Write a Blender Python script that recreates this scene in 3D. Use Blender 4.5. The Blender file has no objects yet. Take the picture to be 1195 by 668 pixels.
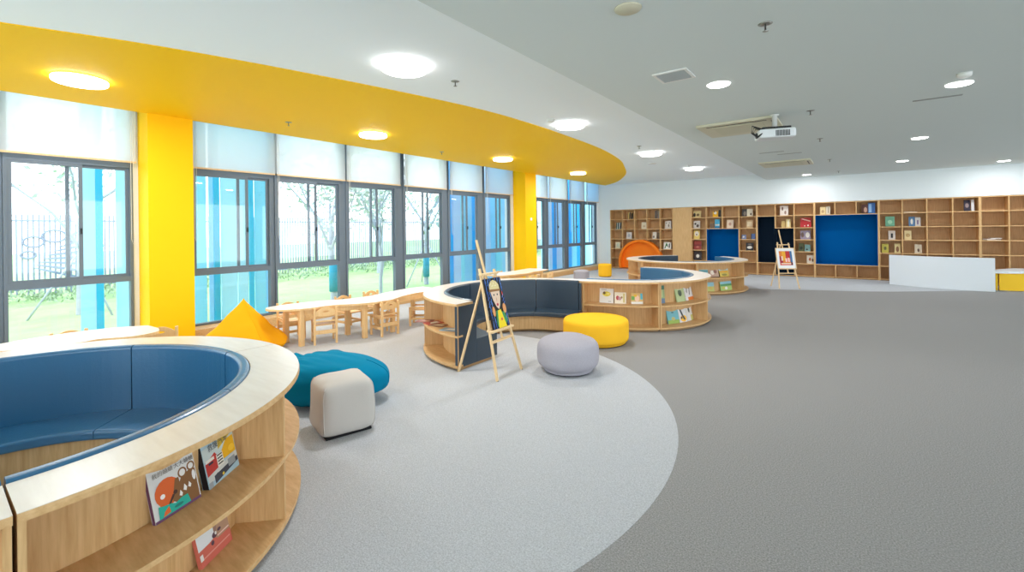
import bpy, bmesh, math, random
from mathutils import Vector, Matrix
random.seed(7)
PI = math.pi
C = bpy.context.scene.collection
sc = bpy.context.scene

# ------------------------------------------------------------------ materials
def srgb(r, g, b):
    f = lambda c: (c/255/12.92) if c/255 <= .04045 else ((c/255+.055)/1.055)**2.4
    return (f(r), f(g), f(b), 1)
MATS = {}
def mat(name, col, rough=.6, spec=.3, bump=0, bscale=200, metal=0, var=0, vscale=4, sheen=0, coat=0, emit=None):
    if name in MATS: return MATS[name]
    m = bpy.data.materials.new(name); m.use_nodes = True; MATS[name] = m
    nt = m.node_tree; b = nt.nodes['Principled BSDF']
    c = srgb(*col)
    b.inputs['Base Color'].default_value = c
    b.inputs['Roughness'].default_value = rough
    b.inputs['Specular IOR Level'].default_value = spec
    b.inputs['Metallic'].default_value = metal
    if sheen: b.inputs['Sheen Weight'].default_value = sheen
    if coat: b.inputs['Coat Weight'].default_value = coat; b.inputs['Coat Roughness'].default_value = .2
    tc = nt.nodes.new('ShaderNodeTexCoord')
    if var:
        n = nt.nodes.new('ShaderNodeTexNoise'); n.inputs['Scale'].default_value = vscale; n.inputs['Detail'].default_value = 4
        nt.links.new(tc.outputs['Object'], n.inputs['Vector'])
        mx = nt.nodes.new('ShaderNodeMix'); mx.data_type = 'RGBA'
        mx.inputs[6].default_value = [max(0, x*(1-var)) for x in c[:3]]+[1]
        mx.inputs[7].default_value = [min(1, x*(1+var)) for x in c[:3]]+[1]
        nt.links.new(n.outputs['Fac'], mx.inputs[0]); nt.links.new(mx.outputs[2], b.inputs['Base Color'])
    if bump:
        n = nt.nodes.new('ShaderNodeTexNoise'); n.inputs['Scale'].default_value = bscale; n.inputs['Detail'].default_value = 3
        nt.links.new(tc.outputs['Object'], n.inputs['Vector'])
        bp = nt.nodes.new('ShaderNodeBump'); bp.inputs['Strength'].default_value = bump; bp.inputs['Distance'].default_value = .01
        nt.links.new(n.outputs['Fac'], bp.inputs['Height']); nt.links.new(bp.outputs['Normal'], b.inputs['Normal'])
    if emit:
        b.inputs['Emission Color'].default_value = (*srgb(*emit[0])[:3], 1); b.inputs['Emission Strength'].default_value = emit[1]
    return m

def wood(name, c1, c2, rough=.5, scale=(60, 60, 4), spec=.3):
    """fine straight grain running along local z"""
    m = bpy.data.materials.new(name); m.use_nodes = True; MATS[name] = m
    nt = m.node_tree; b = nt.nodes['Principled BSDF']
    tc = nt.nodes.new('ShaderNodeTexCoord'); mp = nt.nodes.new('ShaderNodeMapping')
    mp.inputs['Scale'].default_value = scale
    nt.links.new(tc.outputs['Object'], mp.inputs['Vector'])
    n = nt.nodes.new('ShaderNodeTexNoise'); n.inputs['Scale'].default_value = 1; n.inputs['Detail'].default_value = 5; n.inputs['Roughness'].default_value = .6
    nt.links.new(mp.outputs['Vector'], n.inputs['Vector'])
    cr = nt.nodes.new('ShaderNodeValToRGB')
    cr.color_ramp.elements[0].position = .3; cr.color_ramp.elements[0].color = srgb(*c1)
    cr.color_ramp.elements[1].position = .7; cr.color_ramp.elements[1].color = srgb(*c2)
    nt.links.new(n.outputs['Fac'], cr.inputs['Fac']); nt.links.new(cr.outputs['Color'], b.inputs['Base Color'])
    b.inputs['Roughness'].default_value = rough; b.inputs['Specular IOR Level'].default_value = spec
    return m

def carpet(name, c1, c2, scale):
    m = bpy.data.materials.new(name); m.use_nodes = True; MATS[name] = m
    nt = m.node_tree; b = nt.nodes['Principled BSDF']
    tc = nt.nodes.new('ShaderNodeTexCoord')
    n = nt.nodes.new('ShaderNodeTexNoise'); n.inputs['Scale'].default_value = scale; n.inputs['Detail'].default_value = 4; n.inputs['Roughness'].default_value = .75
    nt.links.new(tc.outputs['Object'], n.inputs['Vector'])
    cr = nt.nodes.new('ShaderNodeValToRGB')
    cr.color_ramp.elements[0].position = .36; cr.color_ramp.elements[0].color = srgb(*c1)
    cr.color_ramp.elements[1].position = .64; cr.color_ramp.elements[1].color = srgb(*c2)
    nt.links.new(n.outputs['Fac'], cr.inputs['Fac']); nt.links.new(cr.outputs['Color'], b.inputs['Base Color'])
    b.inputs['Roughness'].default_value = .95; b.inputs['Specular IOR Level'].default_value = .1
    bp = nt.nodes.new('ShaderNodeBump'); bp.inputs['Strength'].default_value = .5; bp.inputs['Distance'].default_value = .006
    nt.links.new(n.outputs['Fac'], bp.inputs['Height']); nt.links.new(bp.outputs['Normal'], b.inputs['Normal'])
    return m

WOOD = wood('oak_laminate', (198, 155, 102), (220, 181, 130), .5)
WOODH = wood('oak_laminate_boards', (200, 157, 104), (222, 183, 132), .5, (7, 40, 60))
TOPW = wood('oak_benchtop_sheen', (219, 207, 193), (229, 219, 207), .3, (4, 25, 60), .6)  # same light oak, whitish window reflection put into the colour
KICK = wood('oak_plinth', (160, 124, 84), (176, 140, 98), .6)
DWOOD = wood('bookcase_oak', (192, 152, 106), (210, 172, 126), .55)
BEECH = wood('beech', (230, 187, 128), (241, 203, 150), .45)
PINE = wood('pine', (222, 188, 140), (236, 205, 160), .5)
WHITE = mat('white_paint', (224, 229, 230), .85, .1)
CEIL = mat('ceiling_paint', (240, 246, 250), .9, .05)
CEILR = mat('ceiling_right_shaded', (214, 221, 219), .9, .05)  # same white ceiling, its weaker light put into a greyer colour
YEL = mat('yellow_paint', (252, 198, 4), .6, .2)
FRAME = mat('grey_aluminium', (98, 111, 124), .45, .5)
NAVY = mat('navy_vinyl', (38, 56, 72), .34, .5, bump=.15, bscale=60, coat=.3)
BLUE = mat('blue_vinyl', (44, 100, 138), .34, .5, bump=.15, bscale=60, coat=.35)
DARKC = carpet('dark_carpet', (122, 120, 119), (170, 168, 166), 130)
LIGHTC = carpet('light_carpet', (164, 166, 169), (202, 204, 208), 130)
YFELT = mat('mustard_fabric', (250, 190, 46), .85, .1, bump=.2, bscale=300)
GFELT = mat('grey_fabric', (172, 168, 176), .9, .1, bump=.35, bscale=350, var=.12, vscale=90)
CFELT = mat('pale_grey_canvas', (196, 190, 184), .9, .1, bump=.2, bscale=250)
TFELT = mat('teal_canvas', (0, 122, 158), .85, .1, bump=.15, bscale=250)
AMBER = mat('amber_canvas', (246, 172, 22), .85, .1, bump=.15, bscale=250)
BLACK = mat('black_fabric', (30, 30, 32), .9)
NBLUE = mat('blue_felt', (0, 82, 146), .95, .05, bump=.2, bscale=300)
NDARK = mat('dark_felt', (24, 38, 54), .95, .05, bump=.2, bscale=300)
ORANGE = mat('orange_lacquer', (250, 132, 30), .6, .2)
DESKW = mat('white_laminate', (226, 231, 235), .4, .4)
TABW = mat('white_tabletop', (236, 232, 226), .3, .5)
GLAZE = None
PLASTIC = mat('white_plastic', (228, 228, 224), .5)
CREAMP = mat('cream_plastic', (205, 200, 176), .5)
DARKP = mat('dark_plastic', (45, 47, 48), .5)
STEEL = mat('steel', (150, 148, 140), .35, .5, metal=.8)
LIT = mat('lit_diffuser', (255, 255, 255), .5, emit=((255, 252, 248), 5))

def glass():
    m = bpy.data.materials.new('window_glass'); m.use_nodes = True
    nt = m.node_tree; nt.nodes.clear()
    o = nt.nodes.new('ShaderNodeOutputMaterial'); mx = nt.nodes.new('ShaderNodeMixShader')
    t = nt.nodes.new('ShaderNodeBsdfTransparent'); g = nt.nodes.new('ShaderNodeBsdfGlossy')
    t.inputs['Color'].default_value = (.96, .98, .99, 1); g.inputs['Roughness'].default_value = .02
    mx.inputs[0].default_value = .04
    nt.links.new(t.outputs[0], mx.inputs[1]); nt.links.new(g.outputs[0], mx.inputs[2]); nt.links.new(mx.outputs[0], o.inputs[0])
    return m
GLAZE = glass()
def blindmat():
    m = bpy.data.materials.new('blind_cloth'); m.use_nodes = True
    nt = m.node_tree; nt.nodes.clear()
    o = nt.nodes.new('ShaderNodeOutputMaterial')
    t = nt.nodes.new('ShaderNodeBsdfTransparent'); d = nt.nodes.new('ShaderNodeBsdfDiffuse'); tl = nt.nodes.new('ShaderNodeBsdfTranslucent')
    d.inputs['Color'].default_value = (.85, .87, .88, 1); tl.inputs['Color'].default_value = (.8, .81, .83, 1)
    m1 = nt.nodes.new('ShaderNodeMixShader'); m1.inputs[0].default_value = .68
    m2 = nt.nodes.new('ShaderNodeMixShader'); m2.inputs[0].default_value = .27
    nt.links.new(d.outputs[0], m1.inputs[1]); nt.links.new(tl.outputs[0], m1.inputs[2])
    nt.links.new(m1.outputs[0], m2.inputs[1]); nt.links.new(t.outputs[0], m2.inputs[2]); nt.links.new(m2.outputs[0], o.inputs[0])
    return m
BLINDM = blindmat()
def finmat(name, c):
    m = bpy.data.materials.new(name); m.use_nodes = True
    nt = m.node_tree; nt.nodes.clear()
    o = nt.nodes.new('ShaderNodeOutputMaterial')
    d = nt.nodes.new('ShaderNodeBsdfDiffuse'); tl = nt.nodes.new('ShaderNodeBsdfTranslucent'); m1 = nt.nodes.new('ShaderNodeMixShader')
    d.inputs['Color'].default_value = srgb(*c); tl.inputs['Color'].default_value = srgb(*c); m1.inputs[0].default_value = .35
    nt.links.new(d.outputs[0], m1.inputs[1]); nt.links.new(tl.outputs[0], m1.inputs[2]); nt.links.new(m1.outputs[0], o.inputs[0])
    return m
FINS = [finmat('fin_pale', (200, 240, 250)), finmat('fin_cyan', (90, 212, 236)), finmat('fin_sky', (172, 226, 250)),
        finmat('fin_blue', (84, 196, 248)), finmat('fin_lilac', (200, 224, 246)), finmat('fin_aqua', (165, 230, 245))]

# ------------------------------------------------------------------ mesh helpers
class MB:
    def __init__(s): s.v = []; s.f = []; s.mi = []; s.mats = []; s.sm = []
    def m(s, m):
        if m not in s.mats: s.mats.append(m)
        return s.mats.index(m)
    def poly(s, pts, mat, smooth=False):
        i0 = len(s.v); s.v += [tuple(p) for p in pts]; s.f.append(tuple(range(i0, i0+len(pts)))); s.mi.append(s.m(mat)); s.sm.append(smooth)
    def raw(s, vs, fs, mat, smooth=False):
        i0 = len(s.v); s.v += [tuple(p) for p in vs]; k = s.m(mat)
        for f in fs: s.f.append(tuple(i0+i for i in f)); s.mi.append(k); s.sm.append(smooth)
    def box(s, x0, x1, y0, y1, z0, z1, mat, M=None):
        vs = [Vector(p) for p in ((x0,y0,z0),(x1,y0,z0),(x1,y1,z0),(x0,y1,z0),(x0,y0,z1),(x1,y0,z1),(x1,y1,z1),(x0,y1,z1))]
        if M: vs = [M @ v for v in vs]
        s.raw(vs, [(3,2,1,0),(4,5,6,7),(0,1,5,4),(1,2,6,5),(2,3,7,6),(3,0,4,7)], mat)
        return s
    def beam(s, a, b, w, t, mat, up=(0,0,1)):
        """rectangular bar from a to b"""
        a = Vector(a); b = Vector(b); d = (b-a); L = d.length; d.normalize()
        u = Vector(up); sd = d.cross(u)
        if sd.length < 1e-4: sd = d.cross(Vector((0,1,0)))
        sd.normalize(); n = sd.cross(d)
        M = Matrix((sd, n, d)).transposed().to_4x4(); M.translation = a
        return s.box(-w/2, w/2, -t/2, t/2, 0, L, mat, M)
    def tube(s, pts, r, mat, n=8, r2=None):
        pts = [Vector(p) for p in pts]; rings = []
        for i, p in enumerate(pts):
            d = (pts[min(i+1, len(pts)-1)]-pts[max(i-1, 0)]).normalized()
            u = Vector((0,0,1)) if abs(d.z) < .9 else Vector((1,0,0))
            a = d.cross(u).normalized(); b = d.cross(a)
            rr = r if r2 is None else r+(r2-r)*i/(len(pts)-1)
            rings.append([p+a*math.cos(2*PI*k/n)*rr+b*math.sin(2*PI*k/n)*rr for k in range(n)])
        vs = [v for R in rings for v in R]; fs = []
        for i in range(len(rings)-1):
            for k in range(n): fs.append((i*n+k, i*n+(k+1)%n, (i+1)*n+(k+1)%n, (i+1)*n+k))
        s.raw(vs, fs, mat, True)
        s.raw(rings[0], [tuple(range(n))], mat); s.raw(rings[-1], [tuple(range(n))[::-1]], mat)
        return s
    def lathe(s, prof, mat, n=48, c=(0,0,0), smooth=True):
        """prof (r,z) from bottom to top"""
        vs = []; fs = []
        for r, z in prof:
            for k in range(n): vs.append((c[0]+r*math.cos(2*PI*k/n), c[1]+r*math.sin(2*PI*k/n), c[2]+z))
        for i in range(len(prof)-1):
            for k in range(n): fs.append((i*n+k, i*n+(k+1)%n, (i+1)*n+(k+1)%n, (i+1)*n+k))
        fs.append(tuple(range(n))[::-1]); fs.append(tuple((len(prof)-1)*n+k for k in range(n)))
        s.raw(vs, fs, mat, smooth); return s
    def sweep(s, st, prof, mat, smooth=False, cap=True):
        """st: (ox,oy,nx,ny) stations; prof: closed polygon in (q,z)"""
        vs = []; fs = []; m = len(prof)
        for ox, oy, nx, ny in st:
            for q, z in prof: vs.append((ox+nx*q, oy+ny*q, z))
        for i in range(len(st)-1):
            for k in range(m): fs.append((i*m+k, i*m+(k+1)%m, (i+1)*m+(k+1)%m, (i+1)*m+k))
        if cap: fs.append(tuple(range(m))[::-1]); fs.append(tuple((len(st)-1)*m+k for k in range(m)))
        s.raw(vs, fs, mat, smooth); return s
    def prism(s, pts, z0, z1, mat, side=None):
        n = len(pts)
        s.raw([(x,y,z1) for x,y in pts], [tuple(range(n))], mat)
        s.raw([(x,y,z0) for x,y in pts], [tuple(range(n))[::-1]], side or mat)
        s.raw([(x,y,z0) for x,y in pts]+[(x,y,z1) for x,y in pts], [(k,(k+1)%n,n+(k+1)%n,n+k) for k in range(n)], side or mat); return s
    def build(s, name, parent=None, loc=None, bevel=0, weld=True, rot=None):
        me = bpy.data.meshes.new(name); me.from_pydata(s.v, [], s.f)
        for m in s.mats: me.materials.append(m)
        me.polygons.foreach_set('material_index', s.mi); me.polygons.foreach_set('use_smooth', s.sm)
        bm = bmesh.new(); bm.from_mesh(me)
        if weld: bmesh.ops.remove_doubles(bm, verts=bm.verts, dist=1e-5)
        bmesh.ops.recalc_face_normals(bm, faces=bm.faces)
        if bevel: bmesh.ops.bevel(bm, geom=[e for e in bm.edges if len(e.link_faces) == 2 and e.calc_face_angle(0) > .6], offset=bevel, segments=2, affect='EDGES', profile=.5)
        bm.to_mesh(me); bm.free()
        o = bpy.data.objects.new(name, me); C.objects.link(o)
        if parent: o.parent = parent
        if loc: o.location = loc
        if rot is not None: o.rotation_euler.z = rot
        return o
def tag(o, label, cat, group=None, kind=None):
    o['label'] = label; o['category'] = cat
    if group: o['group'] = group
    if kind: o['kind'] = kind
    return o
def struct(name, mb, **k):
    o = mb.build(name, **k); o['kind'] = 'structure'; return o
def empty(name, loc, rz=0):
    o = bpy.data.objects.new(name, None); C.objects.link(o); o.location = loc; o.rotation_euler.z = rz; o.empty_display_size = .1
    return o
def kids(o): return [c for c in C.objects if c.parent == o]
def copy_tree(o, parent=None):
    c = o.copy(); C.objects.link(c)
    if parent: c.parent = parent
    for ch in kids(o): copy_tree(ch, c)
    return c
def box1(name, x0, x1, y0, y1, z0, z1, m, parent=None, **k): return MB().box(x0,x1,y0,y1,z0,z1,m).build(name, parent, **k)
def D(a): return math.radians(a)
def rrect(q0, q1, z0, z1, r, n=4, corners='abcd'):
    """rounded rectangle profile; corners a=q0z0 b=q1z0 c=q1z1 d=q0z1"""
    out = []
    for key, cx, cz, a0 in (('a', q0, z0, 180), ('b', q1, z0, 270), ('c', q1, z1, 0), ('d', q0, z1, 90)):
        if key in corners:
            ox = cx+(r if cx == q0 else -r); oz = cz+(r if cz == z0 else -r)
            for i in range(n+1):
                a = D(a0+90*i/n); out.append((ox+r*math.cos(a), oz+r*math.sin(a)))
        else: out.append((cx, cz))
    return out

# ------------------------------------------------------------------ camera
F, W_, H_ = 528., 1195, 668
cam = bpy.data.cameras.new('camera'); co = bpy.data.objects.new('camera', cam); C.objects.link(co)
cam.sensor_width = 36; cam.lens = F/W_*36; cam.shift_y = -67/W_; cam.clip_start = .05
co.location = (0, 0, 1.5)
roll = -math.atan(.0125)
co.rotation_euler = (Matrix.Rotation(D(36.97), 4, 'Z') @ Matrix.Rotation(PI/2, 4, 'X') @ Matrix.Rotation(roll, 4, 'Z')).to_euler()
sc.camera = co

# ------------------------------------------------------------------ shell
XW = -7.6; YB = 15.5; YBW = 15.88
struct('floor', MB().box(XW-.2, 8.5, -4.5, YBW, -.2, 0, DARKC))
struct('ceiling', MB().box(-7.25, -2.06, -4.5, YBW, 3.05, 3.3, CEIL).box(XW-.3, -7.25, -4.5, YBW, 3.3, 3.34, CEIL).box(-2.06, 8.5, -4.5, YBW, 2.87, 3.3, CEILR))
# yellow soffit painted lobe, a 25 mm deep panel
def smooth_curve(pts, n=8):
    out = []
    for i in range(len(pts)-1):
        p0 = pts[max(i-1,0)]; p1 = pts[i]; p2 = pts[i+1]; p3 = pts[min(i+2,len(pts)-1)]
        for k in range(n):
            t = k/n
            out.append(tuple(.5*((2*p1[j])+(-p0[j]+p2[j])*t+(2*p0[j]-5*p1[j]+4*p2[j]-p3[j])*t*t+(-p0[j]+3*p1[j]-3*p2[j]+p3[j])*t**3) for j in (0,1)))
    out.append(pts[-1]); return out
outer = smooth_curve([(-7.25,-3.6),(-6.2,-2.2),(-5.5,-.9),(-4.93,.41),(-4.54,1.34),(-4.16,2.7),(-3.86,4.2),(-3.78,5.3),(-3.82,6.7),(-3.95,8.28),(-4.25,9.8),(-4.65,11.0),(-5.2,12.4),(-6.0,13.85),(-6.6,14.7),(-7.25,15.35)])
struct('trim_1', MB().prism(outer, 3.043, 3.05, YEL))
struct('trim_2', MB().box(-7.75, -7.2, 1.83, 2.33, 0, 3.3, YEL))
struct('trim_3', MB().box(-7.75, -7.2, 10.2, 10.73, 0, 3.3, YEL))
# wall on the window side: only slim piers between the glazing
struct('wall_left', MB().box(XW-.2, XW, -4.5, YBW, -.2, .1, WHITE).box(XW-.2, XW, 15.34, YBW, .1, 3.3, WHITE).box(XW-.2, XW, -4.5, -3.3, .1, 3.3, WHITE).box(XW-.2, XW-.02, 1.77, 2.46, .1, 3.3, WHITE).box(XW-.2, XW-.02, 10.03, 10.75, .1, 3.3, WHITE))
b = MB()
for y0, y1 in ((-4.5, 1.83), (2.33, 10.2), (10.73, YB)): b.box(XW, -7.3, y0, y1, 0, .14, WOODH)
struct('baseboard_left', b)
SX0, SX1 = -7.14, 4.4
struct('wall_back', MB().box(XW-.2, 8.7, YBW, YBW+.15, -.2, 3.3, WHITE).box(XW, 8.5, YB, YBW, 2.145, 3.3, WHITE).box(XW, SX0, YB, YBW, 0, 2.145, WHITE).box(SX1, 8.5, YB, YBW, 0, 2.145, WHITE))
# unseen sides: walls, with wide openings added to let in fill daylight
b = MB(); y = -4.5
b.box(8.5, 8.7, -4.5, YBW, -.2, .1, WHITE).box(8.5, 8.7, -4.5, YBW, 2.8, 3.3, WHITE)
for yy in (-4.5, .3, 5.2, 10.1, 15.3): b.box(8.5, 8.7, yy, yy+.58, .1, 2.8, WHITE)
struct('wall_right', b)
b = MB()
b.box(XW-.2, 8.7, -4.7, -4.5, -.2, .1, WHITE).box(XW-.2, 8.7, -4.7, -4.5, 2.8, 3.3, WHITE)
for xx in (-7.8, -3.8, .2, 4.2, 8.1): b.box(xx, xx+.6, -4.7, -4.5, .1, 2.8, WHITE)
struct('wall_front', b)

# light carpet inlay
def circ(c, r, a0, a1, n=24): return [(c[0]+r*math.cos(D(a0+(a1-a0)*i/n)), c[1]+r*math.sin(D(a0+(a1-a0)*i/n))) for i in range(n+1)]
cA, cB, c1, c3 = (-3.33, 4.8), (-3.14, 7.38), (-3.25, .17), (-3.31, 11.45)
LC = [(-2.6,-4.4), (-2.3,-2), (-1.95,-.1)] + circ((-3.52,2.47), 2.64, -45, 105, 60) + [(-4.45,5.3),(-4.3,5.8),(-3.8,6.0),(-3.3,6.1),(-2.9,6.2)] + circ(cB, 1.22, -75, 88, 20) + [(-3.3,9.2),(-3.6,10.2)] + circ(c3, 1.2, -95, 25, 20) + [(-1.87,12.07),(-1.2,12.25),(-.55,12.5),(.1,12.75),(.68,13.05),(1.5,13.65),(2.54,14.38),(3.4,14.8),(5.2,15.3),(6.0,15.48),(SX0-.44,15.48),(-7.28,15.48),(-7.28,-4.4)]
o = MB().prism(LC, .0, .0012, LIGHTC).build('carpet', weld=False)
tag(o, 'light grey carpet with a curved edge laid along the window side of the room', 'carpet')

# ------------------------------------------------------------------ windows
win_n = 0
def window(y0, y1, mid, name_label):
    global win_n
    win_n += 1
    X0, X1 = XW-.09, XW+.0
    f = MB(); fr = .034
    f.box(X0, X1, y0, y0+fr, .14, 3.3, FRAME).box(X0, X1, y1-fr, y1, .14, 3.3, FRAME)
    ya, yb = y0+fr, y1-fr
    f.box(X0, X1, ya, yb, .14, .17, FRAME).box(X0, X1, ya, yb, .872, .94, FRAME).box(X0, X1, ya, yb, 2.36, 2.44, FRAME).box(X0, X1, ya, yb, 3.22, 3.3, FRAME)
    o = struct('window_%d' % win_n, f)
    # two sliding sashes, one behind the other
    for k, (a, b_, x) in enumerate(((y0+fr, mid+.075, X0+.055), (mid-.075, y1-fr, X0+.02))):
        s = MB(); w = .036
        s.box(x, x+.03, a, a+w, .94, 2.36, FRAME).box(x, x+.03, b_-w, b_, .94, 2.36, FRAME).box(x, x+.03, a+w, b_-w, .94, .975, FRAME).box(x, x+.03, a+w, b_-w, 2.325, 2.36, FRAME)
        so = s.build('sash', o)
        MB().box(x+.013, x+.017, a+w, b_-w, .975, 2.325, GLAZE).build('pane', so)
    MB().box(X0+.085, X0+.1, mid+.05, mid+.064, 1.5, 1.57, DARKP).box(X0+.1, X0+.115, mid+.05, mid+.062, 1.5, 1.57, DARKP).build('window_handle', o)
    MB().box(X0+.04, X0+.046, y0+fr, y1-fr, .17, .872, GLAZE).build('lower_pane', o)
    MB().box(X0+.04, X0+.046, y0+fr, y1-fr, 2.44, 3.22, GLAZE).build('upper_pane', o)
bays = [(-3.15,-2.04),(-1.88,-.77),(-.61,.5),(.64,1.77),(2.42,3.54),(3.63,4.79),(4.94,6.07),(6.3,7.42),(7.63,8.68),(8.92,10.03),(10.72,11.78),(11.96,12.98),(13.22,14.2),(14.4,15.34)]
bays = [(a-(.02 if i and a-bays[i-1][1] < .3 else 0), b_+(.02 if i+1 < len(bays) and bays[i+1][0]-b_ < .3 else 0)) for i, (a, b_) in enumerate(bays)]
for i, (a, b_) in enumerate(bays):
    window(a, b_, a+(b_-a)*(.51 if i == 3 else (.62 if i == 4 else .55)), '')
# solid mullions between neighbouring frames
b = MB()
for i in range(len(bays)-1):
    a, c = bays[i][1], bays[i+1][0]
    if c-a < .3: b.box(XW-.08, XW-.02, a+.001, c-.001, .14, 3.3, FRAME)
struct('window_15', b)
# roller blinds, lowered over the top lights
bl_names = ['beside the window nearest the camera side', '']
where = ['over the window frame farthest from the bookcase', 'over the second window frame from the near end', 'over the third window frame from the near end',
 'over the window just before the first yellow column', 'just past the first yellow column', 'second past the first yellow column', 'third past the first yellow column',
 'fourth past the first yellow column, middle of the window row', 'second before the far yellow column', 'just before the far yellow column',
 'just past the far yellow column', 'second past the far yellow column', 'second from the end wall', 'at the end wall beside the bookcase']
for i, (a, b_) in enumerate(bays):
    if i < 2: continue
    y0 = a-.04 if i not in (4, 10) else a-.02; y1 = b_+.05 if i not in (3, 9, 13) else b_+.02
    r = empty('roller_blind', (XW+.09, (y0+y1)/2, 2.42)); h = (y1-y0)/2-.006
    tag(r, 'white translucent roller blind '+where[i], 'blind', 'roller blinds over the windows')
    bc = box1('blind_cloth', -.001, .001, -h, h, .02, .82, BLINDM, r)
    box1('bottom_bar', -.008, .008, -h, h, 0, .022, PINE, bc)
    t = MB(); t.tube([(0,-h,.84),(0,h,.84)], .028, PLASTIC, 12); t.build('roller', r)
    hc = h-.09 if i == 3 else -h
    t = MB(); t.tube([(.02,hc+.03,.84),(.03,hc+.03,-1.0),(.035,hc+.045,-1.06),(.03,hc+.06,-1.0),(.02,hc+.05,.84)], .0025, PLASTIC, 6); t.build('pull_chain', r)

# ------------------------------------------------------------------ outside
GRASS = mat('lawn', (150, 182, 128), .95, .05, var=.25, vscale=1.6)
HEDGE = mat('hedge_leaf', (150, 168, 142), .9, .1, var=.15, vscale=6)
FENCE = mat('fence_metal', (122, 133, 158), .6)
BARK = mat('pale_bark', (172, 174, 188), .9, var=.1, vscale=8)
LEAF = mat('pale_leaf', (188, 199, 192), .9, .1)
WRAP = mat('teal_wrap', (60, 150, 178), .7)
o = struct('ground_outside', MB().box(-60, XW-.2, -30, 60, -.5, -.25, GRASS))
# clipped ground hedge: many small leaf facets on a mound
b = MB(); R = random.Random(3)
for i in range(9000):
    y = R.uniform(-4, 40); x = -16.6+R.uniform(-.9, .8); zz = -.25+R.random()**.6*(.52+.16*math.sin(y*2.1)+.1*math.sin(y*5.3))*(1-abs((x+16.6)/1.3))
    s_ = R.uniform(.05, .1); a = R.uniform(0, 6.28)
    b.poly([(x, y, zz), (x+s_*math.cos(a), y+s_*math.sin(a), zz+R.uniform(-.04,.06)), (x+s_*.5*math.cos(a+1.2), y+s_*.5*math.sin(a+1.2), zz+s_)], HEDGE)
o = b.build('hedge', weld=False); tag(o, 'low straggly green hedge along the foot of the metal fence', 'hedge', kind='stuff')
fe = empty('metal_fence', (-17.8, 18, -.25)); tag(fe, 'tall grey metal railing fence of close upright bars behind the lawn', 'fence')
b = MB(); y = -22.
while y < 24: b.box(-.015, .015, y, y+.035, .1, 2.3, FENCE); y += .105
b.build('bars', fe, weld=False)
for z in (.25, 2.1): box1('rail', -.02, .02, -22, 24, z, z+.05, FENCE, fe)
FD = mat('fence_relief', (120, 132, 160), .7)
b = MB()
def blob(y, z, rx, rz, a=0):
    b.raw([( .05, y+rx*math.cos(t)*math.cos(a)-rz*math.sin(t)*math.sin(a), z+rx*math.cos(t)*math.sin(a)+rz*math.sin(t)*math.cos(a)) for t in [2*PI*k/20 for k in range(20)]]+
          [( .02, y+rx*math.cos(t)*math.cos(a)-rz*math.sin(t)*math.sin(a), z+rx*math.cos(t)*math.sin(a)+rz*math.sin(t)*math.cos(a)) for t in [2*PI*k/20 for k in range(20)]],
          [tuple(range(20)), tuple(range(39,19,-1))]+[(k,(k+1)%20,20+(k+1)%20,20+k) for k in range(20)], FD)
for k in range(7): blob(-15.35+.05*k, .6+.16*k, .72-.03*k, .035, .12*(k-3))
for (yy, zz, rr) in ((-16.0,1.55,.2),(-15.6,1.7,.24),(-15.1,1.65,.2),(-14.8,1.4,.22),(-16.1,1.2,.14)):
    b.tube([(.04, yy+rr*math.cos(t), zz+rr*.7*math.sin(t)) for t in [2*PI*k/16 for k in range(17)]], .03, FD, 6)
b.build('wave_ornament', fe, weld=False)

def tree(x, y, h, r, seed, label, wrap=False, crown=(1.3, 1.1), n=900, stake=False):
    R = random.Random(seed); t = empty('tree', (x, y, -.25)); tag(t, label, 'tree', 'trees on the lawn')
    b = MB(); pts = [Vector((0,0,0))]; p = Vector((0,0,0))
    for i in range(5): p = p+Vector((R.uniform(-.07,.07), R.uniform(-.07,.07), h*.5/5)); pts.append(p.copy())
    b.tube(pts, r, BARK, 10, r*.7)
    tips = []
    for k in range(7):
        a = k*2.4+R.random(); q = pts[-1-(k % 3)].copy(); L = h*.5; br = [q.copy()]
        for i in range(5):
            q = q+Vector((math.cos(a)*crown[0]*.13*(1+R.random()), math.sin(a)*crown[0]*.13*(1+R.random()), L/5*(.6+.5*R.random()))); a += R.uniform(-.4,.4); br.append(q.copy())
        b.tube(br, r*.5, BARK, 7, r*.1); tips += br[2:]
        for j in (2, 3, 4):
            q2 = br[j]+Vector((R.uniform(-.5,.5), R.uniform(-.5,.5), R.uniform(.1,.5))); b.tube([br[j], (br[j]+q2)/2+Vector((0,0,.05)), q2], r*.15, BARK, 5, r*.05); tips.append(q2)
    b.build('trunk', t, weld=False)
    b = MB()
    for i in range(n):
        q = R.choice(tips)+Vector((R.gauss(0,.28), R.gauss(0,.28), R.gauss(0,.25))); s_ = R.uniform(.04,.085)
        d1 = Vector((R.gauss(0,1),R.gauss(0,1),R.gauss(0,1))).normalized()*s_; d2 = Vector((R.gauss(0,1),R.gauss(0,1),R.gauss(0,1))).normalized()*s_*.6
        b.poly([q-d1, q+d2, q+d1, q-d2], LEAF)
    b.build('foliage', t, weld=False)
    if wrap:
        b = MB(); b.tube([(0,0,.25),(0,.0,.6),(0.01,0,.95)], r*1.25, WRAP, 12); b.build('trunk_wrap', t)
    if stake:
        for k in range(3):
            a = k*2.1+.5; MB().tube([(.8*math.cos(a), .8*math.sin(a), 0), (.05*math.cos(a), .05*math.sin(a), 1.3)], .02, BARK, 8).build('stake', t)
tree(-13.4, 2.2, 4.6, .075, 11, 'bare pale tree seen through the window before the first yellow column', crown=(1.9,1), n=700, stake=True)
tree(-10.3, 6.3, 4.2, .085, 12, 'leafy pale tree with a teal wrapped trunk close to the window', wrap=True, n=1600)
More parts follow.
